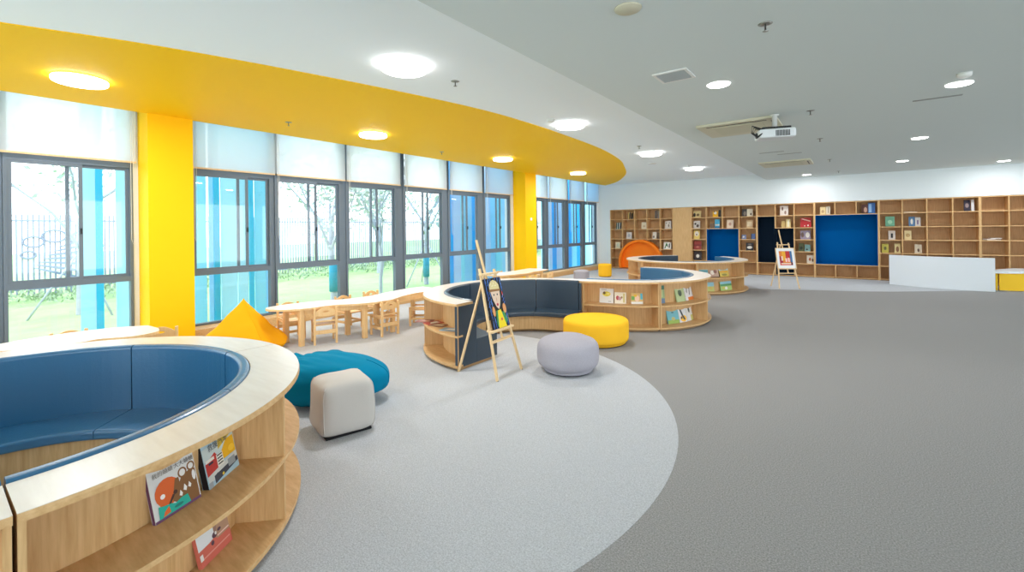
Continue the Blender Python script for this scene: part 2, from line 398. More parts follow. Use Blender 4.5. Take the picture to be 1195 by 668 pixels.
tree(-10.3, 7.7, 4.4, .05, 13, 'slim twin-limbed pale tree beyond the kids tables', n=1500)
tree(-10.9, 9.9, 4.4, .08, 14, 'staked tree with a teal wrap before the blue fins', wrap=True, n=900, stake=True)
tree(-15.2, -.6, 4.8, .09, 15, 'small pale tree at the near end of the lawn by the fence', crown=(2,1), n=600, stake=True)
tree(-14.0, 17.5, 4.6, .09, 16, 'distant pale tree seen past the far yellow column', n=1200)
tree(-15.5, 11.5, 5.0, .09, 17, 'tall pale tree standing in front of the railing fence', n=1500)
# upright coloured facade fins
fin_specs = [(1.40,1.56,0,.3),(1.56,1.64,1,.0),(1.78,2.0,0,.0),(2.02,2.1,2,.2),
 (2.72,2.92,5,.1),(2.96,3.02,2,.3),(3.03,3.12,1,.0),(3.14,3.38,0,.15),(3.40,3.56,0,.0),(3.58,3.66,1,.1),(3.68,3.86,5,.1),(3.87,3.98,2,.0),
 (8.42,8.66,3,.2),(8.68,8.95,4,.1),(8.97,9.1,5,.0),(9.12,9.4,2,.15),(9.42,9.58,3,.1),(9.6,9.9,1,.0),(9.95,10.2,4,.2),(10.22,10.45,2,.0),(10.47,10.75,5,.1),(10.77,11.0,2,.1),(11.02,11.25,3,.0),(11.27,11.6,5,.0),
 (12.95,13.1,0,.0),(13.4,13.62,4,.0),(13.64,13.9,3,.1),(13.92,14.3,4,.0),(14.32,14.6,2,.0),(14.62,15.0,3,.0),(15.02,15.4,5,.0),(15.42,15.75,3,.1),(15.77,16.2,5,.0),(16.22,16.6,2,.1),(16.62,17.0,0,.0),(17.02,17.6,5,0)]
place_f = lambda y: 'outside the window before the first yellow column' if y < 2.3 else ('outside the window just past the first yellow column' if y < 4.1 else ('outside the windows before the far yellow column' if y < 12 else 'outside the windows past the far yellow column'))
cn = ['pale ice blue', 'bright cyan', 'sky blue', 'deep azure blue', 'lilac blue', 'light aqua']
cnt = {}
for y0, y1, k, rz in fin_specs:
    key = (k, place_f(y0)); cnt[key] = cnt.get(key, 0)+1
for y0, y1, k, rz in fin_specs:
    w = (y1-y0)/2
    o = box1('facade_fin', -.02, .02, -w, w, 0, 5.2, FINS[k], loc=(-8.5, (y0+y1)/2, -.6), bevel=.004)
    o.rotation_euler.z = -rz*.6
    tag(o, '%s upright facade fin %s' % (cn[k], place_f(y0)), 'facade fin', '%s fins %s' % (cn[k], place_f(y0)))

# ------------------------------------------------------------------ curved benches
def arc(c, a0, a1, step=3):
    n = max(1, int(abs(a1-a0)/step)); return [(c[0], c[1], math.cos(D(a0+(a1-a0)*i/n)), math.sin(D(a0+(a1-a0)*i/n))) for i in range(n+1)]
def trimst(st, d0, d1):
    """shorten a station list at both ends (metres, at q=1.2)"""
    P = [(s[0]+1.2*s[2], s[1]+1.2*s[3]) for s in st]
    def cut(st, P, d):
        i = 0
        while d > 0 and i < len(P)-1:
            L = math.dist(P[i], P[i+1])
            if L > d:
                t = d/L; a, b = st[i], st[i+1]
                n = tuple(a[k]+(b[k]-a[k])*t for k in range(4)); q = math.hypot(n[2], n[3])
                return [(n[0], n[1], n[2]/q, n[3]/q)]+st[i+1:]
            d -= L; i += 1
        return st[i:]
    if d0: st = cut(st, P, d0)
    if d1:
        rs = st[::-1]; P = [(s[0]+1.2*s[2], s[1]+1.2*s[3]) for s in rs]; st = cut(rs, P, d1)[::-1]
    return st
def slab_at(s, half, q0, q1, z0, z1, m, mb):
    """radial panel at station s"""
    ox, oy, nx, ny = s; tx, ty = -ny, nx
    pts = [(ox+nx*q0-tx*half, oy+ny*q0-ty*half), (ox+nx*q1-tx*half, oy+ny*q1-ty*half), (ox+nx*q1+tx*half, oy+ny*q1+ty*half), (ox+nx*q0+tx*half, oy+ny*q0+ty*half)]
    return mb.prism(pts, z0, z1, m)
RO = 1.36
def bench(label, spans, cushion, group, cap0=False, cap1=False, zs=0, ro=RO, cushions=None):
    """spans: list of station lists (one per compartment). Built as one thing with its parts"""
    allst = spans[0][:]
    for s in spans[1:]: allst += s[1:]
    mid = allst[len(allst)//2]; O = (mid[0]+mid[2]*1.2, mid[1]+mid[3]*1.2)
    r = empty('curved_shelf_bench', (O[0], O[1], 0)); tag(r, label, 'shelf bench', group)
    off = Vector((-O[0], -O[1], 0))
    def put(mb, name, parent=r, **k):
        mb.v = [(x+off.x, y+off.y, z) for x, y, z in mb.v]; return mb.build(name, parent, **k)
    full = trimst(allst, .002, .002)
    b = MB(); b.sweep(full, [(1.105, .684), (ro, .684), (ro, .7), (ro-.004, .71), (1.105, .71)], WOODH)
    b2 = MB(); n = len(full)
    put(b, 'benchtop_edge')
    b2.sweep(full, [(1.105, .7095), (ro-.003, .7095), (ro-.003, .7115), (1.105, .7115)], TOPW); put(b2, 'benchtop')
    put(MB().sweep(full, [(1.118, .352), (ro-.004, .352), (ro-.004, .372), (1.118, .372)], WOODH), 'shelf_board')
    put(MB().sweep(full, [(1.118, .035), (ro, .035), (ro, .058), (1.118, .058)], WOODH), 'base_board')
    put(MB().sweep(trimst(full, .01, .01), [(.79, .0), (ro-.05, .0), (ro-.05, .034), (.79, .034)], KICK), 'plinth')
    put(MB().sweep(full, [(1.105, .058), (1.117, .058), (1.117, .684), (1.105, .684)], WOOD), 'back_panel')
    for i, s in enumerate(spans):
        e = []
        if i == 0: e.append(trimst(s, .011, 0)[0])
        e.append((trimst(s, 0, .011) if i == len(spans)-1 else s)[-1])
        for st in e:
            b = MB(); slab_at(st, .009, 1.117, ro-.012, .058, .352, WOOD, b); slab_at(st, .009, 1.117, ro-.012, .372, .684, WOOD, b); put(b, 'divider', weld=False)
    # seat
    put(MB().sweep(trimst(full, .02, .02), [(.745, .034), (.76, .034), (.76, .226), (.745, .226)], WOOD), 'seat_front')
    put(MB().sweep(trimst(full, .02, .02), [(.76, .21), (1.105, .21), (1.105, .226), (.76, .226)], WOOD), 'seat_deck')
    cs = cushions or spans
    for i, s in enumerate(cs):
        d0 = .045 if (i == 0 and cap0) else .004; d1 = .045 if (i == len(cs)-1 and cap1) else .004
        t = trimst(s, d0, d1)
        put(MB().sweep(t, rrect(.70, 1.048, .226, .288, .018, corners='bad' if 0 else 'ad'), cushion, smooth=False), 'seat_cushion')
        put(MB().sweep(t, rrect(1.045, 1.104, .286, .722, .022, corners='cd'), cushion, smooth=False), 'back_cushion')
    for flag, end, sg in ((cap0, 0, 0), (cap1, 1, 0)):
        if not flag: continue
        st = (trimst(allst, .02, 0)[0] if end == 0 else trimst(allst, 0, .02)[-1])
        b = MB(); slab_at(st, .019, 1.05, (ro-.01 if end == 0 else 1.104), .034, .683, cushion, b); slab_at(st, .019, .70, 1.05, .034, .289, cushion, b)
        put(b, 'end_pad', weld=False, bevel=.004)
    return r
G1 = 'curved shelf benches of the nearest round seat'; G2 = 'curved shelf benches of the middle S-shaped seat'; G3 = 'curved shelf benches of the far round seat'
bench('curved oak shelf bench at the bottom corner, before the unit of leaning books', [arc(c1,-90,-45), arc(c1,-45,-.08)], BLUE, G1)
bench('curved oak shelf bench holding the fire truck, crocodile and dark pink picture books', [arc(c1,.08,45), arc(c1,45,89.92)], BLUE, G1)
bench('curved blue upholstered bench with its back to the window and first kids table', [arc(c1,90.08,135), arc(c1,135,179.92)], BLUE, G1)
bench('curved blue upholstered bench continuing out of the frame by the first window', [arc(c1,180.08,225)], BLUE, G1)
# S-shaped seat
D_ = math.dist(cA, cB); rho = 1.2325; phi = math.degrees(math.atan2(cB[1]-cA[1], cB[0]-cA[0])); al = math.degrees(math.acos(2*rho/D_)); thA = phi+al
Ls = math.sqrt(D_*D_-4*rho*rho); u = (math.cos(D(thA)), math.sin(D(thA))); hd = (math.sin(D(thA)), -math.cos(D(thA)))
stA = [(cA[0]+hd[0]*Ls/2*k/4, cA[1]+hd[1]*Ls/2*k/4, u[0], u[1]) for k in range(5)]
stB = [(cB[0]-hd[0]*Ls/2*(1-k/4), cB[1]-hd[1]*Ls/2*(1-k/4), -u[0], -u[1]) for k in range(5)]
a0 = -90; aE = thA-360
bench('curved shelf bench with dark navy seat, its padded end behind the painted portrait easel', [arc(cA,-90.0,-135), arc(cA,-135,-179.92)], NAVY, G2, cap0=True)
bench('curved dark navy seat bench standing between the kids table and the yellow round pouf', [arc(cA,-180.08,-225), arc(cA,-225,aE)+stA[1:]], NAVY, G2, cap1=True, cushions=[arc(cA,-180.08,-210), arc(cA,-210,-240), arc(cA,-240,aE)+stA[1:]])
bench('curved oak shelf bench with three small books, right behind the yellow pouf', [stB+arc(cB,thA-180,-46.08)[1:]], BLUE, G2)
bench('curved oak shelf bench with six leaning picture books on two shelves', [arc(cB,-45.92,-1), arc(cB,-1,43.92)], BLUE, G2)
bench('curved bench with a bright blue back facing the room, far end of the middle seat', [arc(cB,44.08,97)], BLUE, G2)
R3 = 1.39
bench('navy backed bench on the window side of the far round seat', [arc(c3,242.92,190,), arc(c3,190,150), arc(c3,150,115)], NAVY, G3, ro=R3)
bench('curved oak shelf bench half hidden behind the blue backed middle seat', [arc(c3,243.08,296.92)], NAVY, G3, ro=R3)
bench('curved oak shelf bench with blue back, at the right of the far round seat', [arc(c3,297.08,350), arc(c3,350,403), arc(c3,403,423)], BLUE, G3, ro=R3)

# ------------------------------------------------------------------ books
BM = {}
def bmcol(c):
    k = 'ink_%d_%d_%d' % c
    if k not in BM: BM[k] = mat(k, c, .45, .3)
    return BM[k]
PAGE = bmcol((240, 236, 226))
def book(w, h, t, cover, shapes=(), spine=None, name='picture_book', label='', group=None, loc=(0,0,0), rz=0, lean=14, texts=()):
    """front cover faces local -y, bottom edge on z=0; leans back by lean degrees"""
    b = MB(); cm = bmcol(cover); sm = bmcol(spine or cover); M = Matrix.Rotation(-D(lean), 4, 'X')
    b.box(0, w, 0, .002, 0, h, cm, M); b.box(0, w, t-.002, t, 0, h, cm, M); b.box(0, .003, .002, t-.002, 0, h, sm, M); b.box(.003, w-.003, .002, t-.002, .003, h-.003, PAGE, M)
    for i, (c, pts) in enumerate(shapes):
        y = -.0004-.00015*i
        b.poly([M @ Vector((x*w, y, z*h)) for x, z in pts], bmcol(c))
    for txt, size, x, z, c in texts:
        cu = bpy.data.curves.new('t', 'FONT'); cu.body = txt; cu.size = size*h
        to = bpy.data.objects.new('t', cu); C.objects.link(to); dg = bpy.context.evaluated_depsgraph_get(); me = to.evaluated_get(dg).to_mesh()
        T = M @ Matrix.Translation((x*w, -.0025, z*h)) @ Matrix.Rotation(PI/2, 4, 'X')
        b.raw([T @ v.co for v in me.vertices], [tuple(p.vertices) for p in me.polygons], bmcol(c))
        to.to_mesh_clear() if hasattr(to, 'to_mesh_clear') else None
        bpy.data.objects.remove(to); bpy.data.curves.remove(cu)
    o = b.build(name, weld=False, loc=loc, rot=rz)
    tag(o, label, 'book', group); return o
def el(cx, cz, rx, rz, n=18, a=0, t0=0, t1=360):
    out = []
    for k in range(n+(0 if t1-t0 == 360 else 1)):
        t = D(t0+(t1-t0)*k/n); x = rx*math.cos(t); z = rz*math.sin(t); out.append((cx+x*math.cos(a)-z*math.sin(a), cz+x*math.sin(a)+z*math.cos(a)))
    return out
def rc(x0, x1, z0, z1): return [(x0,z0),(x1,z0),(x1,z1),(x0,z1)]
def ring_book(c, ang0, ang1, h, z, cover, shapes, label, group, q=1.165, t=.018, lean=14, texts=(), spine=None, w=None):
    """book standing between two angles of a ring, cover facing outwards; seen from outside, ang0 is its left edge"""
    a = (cosd := math.cos(D(ang0)))*q+c[0], math.sin(D(ang0))*q+c[1]
    e = math.cos(D(ang1))*q+c[0], math.sin(D(ang1))*q+c[1]
    ww = w or math.dist(a, e); rz = math.atan2(e[1]-a[1], e[0]-a[0])
    return book(ww, h, t, cover, shapes, spine=spine, label=label, group=group, loc=(a[0]+math.sin(rz)*-.0, a[1], z), rz=rz, lean=lean, texts=texts)
GB1 = 'picture books in the nearest shelf bench'
# crocodile and ladybird book
OR, BR, TE, PU = (216, 98, 40), (130, 88, 48), (38, 168, 148), (104, 62, 96)
tooth = lambda x, z, s=1: [(x, z), (x+.035*s, z+.09*s), (x+.075*s, z+.02*s), (x+.05*s, z-.035*s)]
shp = [(PU, rc(0, 1, 0, .05)), (BR, [(.98,.05),(.98,.62),(.9,.66),(.78,.62),(.68,.62),(.6,.5),(.5,.38),(.42,.24),(.5,.16),(.62,.18),(.75,.05)]),
 (BR, el(.7,.66,.1,.1)), ((226,224,220), el(.7,.66,.066,.068)), (BR, el(.9,.7,.09,.09)), ((226,224,220), el(.9,.7,.058,.06)), ((226,224,220), el(.93,.5,.04,.1)),
 (OR, el(.34,.46,.27,.26)), (OR, rc(.14,.34,.24,.42)), (BR, [(.52,.62),(.6,.62),(.62,.2),(.5,.16),(.40,.24),(.44,.38)]),
 ((236,232,226), el(.22,.42,.05,.045)), ((70,42,32), el(.48,.38,.045,.04)), ((70,42,32), [(.3,.22),(.34,.2),(.46,.34),(.42,.37)]),
 ((236,232,226), tooth(.55,.27)), ((236,232,226), tooth(.65,.33,1.15)), ((236,232,226), tooth(.76,.34)),
 (TE, [(.08,.05),(.1,.28),(.2,.25),(.36,.22),(.44,.18),(.58,.22),(.72,.22),(.76,.05)]), ((216,98,40), [(.16,.06),(.2,.14),(.3,.2),(.32,.08)]), ((30,120,110), el(.5,.12,.1,.03))]
ring_book(c1, 19.5, 28.9, .205, .373, (214, 214, 212), shp, 'picture book with a brown crocodile and a big orange ball on white', GB1, spine=PU, w=.195,
   texts=[('我的蛐蛐', .105, .08, .81, (120,112,100)), ('大大蛐蛐', .105, .54, .81, (60,54,48))])
# truck book
shp = [((196,208,206), rc(0,1,.55,.8)), ((206,176,60), [(.46,.62),(.98,.8),(.98,.92),(.62,.94),(.5,.86)]), ((236,178,34), [(.55,.36),(.98,.36),(.98,.72),(.74,.72),(.55,.55)]), ((250,200,60), el(.86,.48,.1,.07)),
 ((190,60,54), [(.02,.2),(.02,.5),(.34,.62),(.42,.5),(.36,.24)]), ((232,226,216), rc(.04,.3,.5,.56)), ((206,206,202), [(.02,.08),(.98,.22),(.98,.36),(.02,.24)]),
 ((60,64,78), [(.2,.02),(.98,.14),(.98,.24),(.2,.18)]), ((226,222,210), rc(.36,.56,.28,.54)), ((44,44,48), rc(.38,.54,.32,.345)), ((44,44,48), rc(.38,.54,.38,.405)), ((44,44,48), rc(.38,.54,.44,.465)), ((44,44,48), rc(.38,.54,.5,.525)),
 ((150,156,160), rc(.66,.9,.14,.3)), ((70,70,80), el(.3,.13,.09,.07)), ((232,200,70), el(.46,.1,.035,.03)), ((160,164,168), rc(.0,.12,.0,.12)), ((40,52,70), rc(.1,.24,.44,.48)), ((228,170,40), el(.2,.9,.05,.03)), ((228,170,40), el(.45,.95,.08,.03))]
ring_book(c1, 31.4, 42.8, .215, .373, (168, 196, 208), shp, 'picture book with a red and yellow truck under a pale blue sky', GB1, spine=(34,30,34), w=.215, t=.03, lean=12,
   texts=[('救援汽车', .16, .16, .7, (84,92,100))])
shp = [((222,224,226), rc(0,.52,.35,1)), ((176,138,112), rc(.52,1,.3,1)), ((150,118,104), [(.52,.3),(.52,1),(.8,1)]), ((206,104,88), rc(0,1,0,.3)), ((206,104,88), [(0,.3),(.5,.38),(.6,.3)]), ((220,150,136), rc(.1,.95,.14,.17)), ((226,190,176), rc(.6,.98,.34,.37)),
 ((92,66,78), el(.52,.42,.08,.06)), ((92,66,78), el(.42,.3,.05,.05)), ((92,66,78), el(.68,.46,.06,.035)), ((226,222,216), el(.56,.44,.03,.035)), ((226,222,216), rc(.0,.09,.14,.27))]
ring_book(c1, 29.2, 38.4, .2, .059, (206, 110, 94), shp, 'pink and white picture book on the lower shelf of the nearest bench', GB1, w=.19)
GB2 = 'picture books in the middle shelf bench'
W_ = (232, 230, 224)
ring_book(cB, -85.7, -75.4, .215, .373, W_, [((226,206,70), el(.5,.62,.3,.17)), ((110,84,40), el(.34,.68,.1,.1)), ((240,226,120), el(.62,.64,.12,.08)), ((120,120,130), rc(.1,.5,.9,.93)), ((90,90,110), rc(.65,.85,.1,.13))], 'tall white book with a yellow drawing behind the yellow pouf', GB2, lean=8)
ring_book(cB, -74.4, -66.2, .165, .373, (236,226,204), [((190,84,90), el(.26,.5,.14,.2)), ((200,150,160), el(.45,.45,.14,.16)), ((160,134,80), el(.62,.55,.08,.1)), ((206,190,120), rc(.74,.88,.1,.9))], 'small cream book with a reddish drawing between two other books', GB2, lean=8)
ring_book(cB, -62.6, -54.2, .16, .373, (222,186,120), [((120,170,90), rc(.02,.3,.35,.7)), ((90,180,200), rc(.78,.97,.4,.95)), ((240,200,170), el(.5,.5,.2,.28)), ((236,190,60), el(.36,.75,.14,.12)), ((236,232,226), rc(0,.98,.0,.2))], 'small multicoloured book standing alone beside the shelf divider', GB2, lean=8)
ring_book(cB, -44.4, -37.5, .26, .373, (150,176,128), [((70,120,96), rc(0,1,.78,1)), ((104,124,148), rc(0,1,0,.28)), ((186,196,140), rc(.1,.8,.35,.75))], 'tall green book with a grey-blue foot tight against the divider', GB2, lean=6)
ring_book(cB, -26.6, -17, .26, .373, (176,190,138), [((110,150,150), rc(0,1,.78,1)), ((90,104,70), el(.5,.5,.22,.2)), ((60,70,60), el(.5,.44,.08,.12)), ((196,204,160), el(.5,.72,.3,.06))], 'tall sage green book with a dark figure leaning on the upper shelf', GB2)
ring_book(cB, -16, -4.5, .26, .373, (226,222,222), [((220,120,40), rc(.3,1,0,.18)), ((90,80,84), [(.5,.3),(.6,.3),(.8,.8),(.72,.85)]), ((130,120,120), [(.2,.5),(.3,.4),(.5,.9),(.4,.9)])], 'white book with an orange corner, last on the upper shelf', GB2)
ring_book(cB, -34.8, -24.2, .27, .059, (120,186,196), [((150,176,80), rc(0,1,0,.2)), ((200,190,120), el(.5,.26,.16,.1)), ((90,130,130), el(.5,.6,.12,.04))], 'light blue book with grassy green foot on the lower shelf', GB2)
ring_book(cB, -23.6, -14.8, .27, .059, (222,222,224), [((240,180,40), el(.55,.2,.42,.18)), ((50,60,64), [(.1,.9),(.25,.95),(.6,.35),(.8,.15),(.6,.1),(.35,.4)]), ((60,60,60), el(.3,.25,.12,.06))], 'white book with a black cat-like squiggle and yellow blob', GB2)
ring_book(cB, -14, -5, .27, .059, (228,226,222), [((80,90,80), el(.5,.6,.14,.16)), ((200,190,110), rc(.6,1,0,.3)), ((110,100,90), el(.4,.8,.1,.06))], 'white book with a small dark drawing, last on the lower shelf', GB2)
GB3 = 'picture books in the far round shelf bench'
ring_book(c3, -59, -49.3, .17, .373, (150,196,206), [((230,160,60), rc(0,1,0,.4)), ((240,240,236), rc(0,1,0,.12)), ((90,160,170), rc(0,1,.7,.9))], 'light blue and orange book on the far round bench', GB3, lean=10)
ring_book(c3, -47.5, -36.3, .2, .373, (196,164,144), [((236,226,212), el(.35,.5,.2,.25)), ((150,110,100), el(.65,.6,.18,.2)), ((60,44,50), rc(0,1,0,.05))], 'dusty pink square book leaning on the far round bench', GB3, lean=16, t=.03, spine=(40,30,36))
ring_book(c3, -34.8, -20.7, .2, .373, (214,190,90), [((170,204,216), rc(0,1,.68,1)), ((226,170,60), rc(.1,.9,.45,.65)), ((150,140,70), el(.5,.2,.3,.12))], 'yellow book with pale blue sky on the far round bench', GB3, lean=16, t=.03, spine=(40,34,30))
ring_book(c3, -50.5, -42.5, .2, .059, (196,200,120), [((150,200,214), rc(0,1,.55,1)), ((210,190,100), el(.5,.35,.3,.14))], 'blue and yellow book low on the far bench, partly hidden', GB3, lean=8)
ring_book(c3, -34, -15.5, .2, .059, (176,206,120), [((150,204,220), rc(0,1,.72,1)), ((100,170,110), rc(0,1,.5,.72)), ((236,236,220), el(.5,.25,.12,.18)), ((210,190,90), el(.25,.3,.12,.1))], 'wide green and blue book low on the far round bench', GB3, lean=8)
ring_book(c3, -8, 0, .2, .373, (110,90,84), [((200,190,180), el(.5,.6,.2,.2))], 'dark brown book at the right edge of the far round bench', GB3, lean=8)
ring_book(c3, -8, 3, .22, .059, (228,232,228), [((40,90,70), rc(.45,.62,.25,.75))], 'white book with a dark green stripe at the bench end', GB3, lean=8)
# flat magazines in the end shelf
for k, (x, y, rz, w, h, c, c2, lb) in enumerate([(-4.22,3.80,.5,.2,.15,(150,84,74),(196,150,130),'brown booklet lying flat at the left of the end shelf'),
  (-4.05,3.78,1.3,.21,.15,(172,70,60),(226,220,210),'red and white booklet lying flat in the end shelf'),
  (-3.9,3.72,.2,.2,.14,(150,108,84),(214,196,170),'tan booklet lying flat in the middle of the end shelf'),
  (-3.62,3.63,.35,.2,.14,(150,180,200),(236,236,232),'pale blue booklet lying flat by the navy padded end')]):
    b = MB(); b.box(-w/2, w/2, -h/2, h/2, 0, .006, bmcol(c)); b.box(-w/2+.004, w/2-.004, -h/2+.004, h/2+.001, .001, .005, PAGE); b.poly([(-w*.3,-h*.3,.0064),(w*.35,-h*.25,.0064),(w*.3,h*.3,.0064),(-w*.1,h*.2,.0064)], bmcol(c2))
    o = b.build('booklet', loc=(x, y, .373), rot=rz, weld=False); tag(o, lb, 'booklet', 'booklets in the end shelf')

# ------------------------------------------------------------------ wall bookcase
ZR = [2.14, 1.79, 1.43, 1.08, .73, .385, .035]     # board heights, top to plinth
GW = 'bookcase units along the end wall'
TH = .026
CX, CZ, CR = -6.0, .26, .79
def bookcase(x0, cols, label, holes=(), circle=False):
    """cols: x of the uprights; holes: (col0,col1,row0,row1,material,name)"""
    x1 = cols[-1]
    r = empty('bookcase', ((x0+x1)/2, YB, 0)); tag(r, label, 'bookcase', GW); ox = -(x0+x1)/2
    def bx(name, a, b_, y0, y1, z0, z1, m, par=r): return box1(name, a+ox, b_+ox, y0, y1, z0, z1, m, par)
    bx('back_board', x0, x1, .352, .366, .0, 2.14, DWOOD)
    bx('side_panel', x0+.0005, x0+TH*.9, 0, .352, 0, 2.14, WOOD); bx('side_panel', x1-TH*.9, x1-.0005, 0, .352, 0, 2.14, WOOD)
    bx('plinth', x0+TH, x1-TH, .02, .35, 0, .022, KICK)
    def inhole(i, k):    # cell (col i,row k)
        return any(h[0] <= i < h[1] and h[2] <= k < h[3] for h in holes)
    nC = len(cols)-1
    for k, z in enumerate(ZR):            # horizontal boards
        i = 0
        while i < nC:
            blocked = inhole(i, k) and inhole(i, k-1) if 0 < k < 6 else False
            if blocked: i += 1; continue
            j = i
            while j < nC and not (0 < k < 6 and inhole(j, k) and inhole(j, k-1)): j += 1
            a, b_ = cols[i]+(.012 if i else .023), cols[j]-(.012 if j < nC else .023)
            if k == 0: a, b_ = x0+.0235, x1-.0235
            segs = [(a, b_)]
            if circle and abs(z-CZ) < CR+.01:
                hw = math.sqrt(max(0, (CR+.01)**2-(z-CZ)**2)); segs = [(a, CX-hw), (CX+hw, b_)]
            for s0, s1 in segs:
                if s1 > s0: bx('shelf_board', s0, s1, .004, .352, z-TH*.85 if k < 6 else z-.013, z, WOODH)
            i = j
    for i in range(1, nC):                # uprights
        k = 0
        while k < 6:
            if inhole(i-1, k) and inhole(i, k): k += 1; continue
            j = k
            while j < 6 and not (inhole(i-1, j) and inhole(i, j)): j += 1
            z0 = ZR[j] if j == 6 else ZR[j]-.02; z1 = ZR[k]-.022 if k == 0 else ZR[k]
            if circle and abs(cols[i]-CX) < CR: z0 = CZ+math.sqrt((CR+.01)**2-(cols[i]-CX)**2)
            bx('upright', cols[i]-.0115, cols[i]+.0115, .002, .352, z0, z1, WOOD); k = j
    for (a, b_, r0, r1, m, nm) in holes:
        xa, xb, za, zb = cols[a]+.012, cols[b_]-.012, ZR[r1], ZR[r0]-.023
        if a == 0: xa = cols[a]+.0235
        if b_ == nC: xb = cols[b_]-.0235
        mb = MB(); t = .014
        mb.box(xa+ox, xb+ox, .336, .35, za, zb, m).box(xa+ox, xa+t+ox, .004, .336, za, zb, m).box(xb-t+ox, xb+ox, .004, .336, za, zb, m).box(xa+t+ox, xb-t+ox, .004, .336, za, za+t, m).box(xa+t+ox, xb-t+ox, .004, .336, zb-t, zb, m)
        mb.build(nm, r, weld=False)
    return r
r = bookcase(-7.14, [-7.14,-6.67,-6.21,-5.76,-5.30,-4.85], 'oak bookcase unit around the big orange ring next to the windows', circle=True)
# orange round nook, cut off by the floor
def arcsec(rr, n=40):
    a0 = math.asin((.036-CZ)/rr); return [(CX+6.0-.005+rr*math.cos(t), CZ+rr*math.sin(t)) for t in [a0+(PI-2*a0)*k/n for k in range(n+1)]]
b = MB(); ro_, ri = arcsec(CR), arcsec(CR-.075); n = len(ro_)
vs = [(x, -.07, z) for x, z in ro_]+[(x, -.07, z) for x, z in ri]+[(x, .155, z) for x, z in ri]+[(x, .155, z) for x, z in ro_]
fs = []
for k in range(n-1):
    for q in range(4): a, c = q*n, ((q+1) % 4)*n; fs.append((a+k, a+k+1, c+k+1, c+k))
b.raw(vs, fs, ORANGE, False)
b.raw([(x, .14, z) for x, z in ri], [tuple(range(n))], ORANGE)
b.raw([(x, .155, z) for x, z in ri], [tuple(range(n))[::-1]], ORANGE)
o = b.build('ring_nook', r, loc=(-6.0+5.995, 0, 0)); o['label'] = 'orange round nook with a thick rim'
# tall plain door
r = empty('tall_cupboard', (-4.56, YB, 0)); tag(r, 'tall plain oak door panel between the ring bookcase and the rest', 'cupboard')
box1('carcass', -.287, .287, .02, .36, 0, 2.14, WOOD, r); dr = box1('door', -.285, .285, -.0, .019, .03, 2.138, WOOD, r); box1('door_pull', .268, .276, -.006, -.0, 1.0, 1.16, WOOD, dr)
bookcase(-4.27, [-4.27,-3.79,-3.31,-2.83,-2.33], 'oak bookcase unit with a square blue nook, right of the plain door panel', holes=[(1,3,2,5,NBLUE,'blue_nook')])
bookcase(-2.33, [-2.33,-1.845,-1.365,-.87], 'oak bookcase unit with two tall near-black nooks behind the far easel', holes=[(0,1,1,5,NDARK,'dark_nook'), (1,2,2,6,NDARK,'dark_nook')])
bookcase(-.87, [-.87,-.39,.085,.56], 'oak bookcase unit filled by the widest blue nook', holes=[(0,3,1,5,NBLUE,'blue_nook')])
bookcase(.56, [.56,1.035,1.51,1.985,2.46], 'oak bookcase unit behind the white curved desk')
bookcase(2.46, [2.46,2.94,3.42,3.9,4.38], 'mostly empty oak bookcase unit behind the low white bench, right end of the wall')

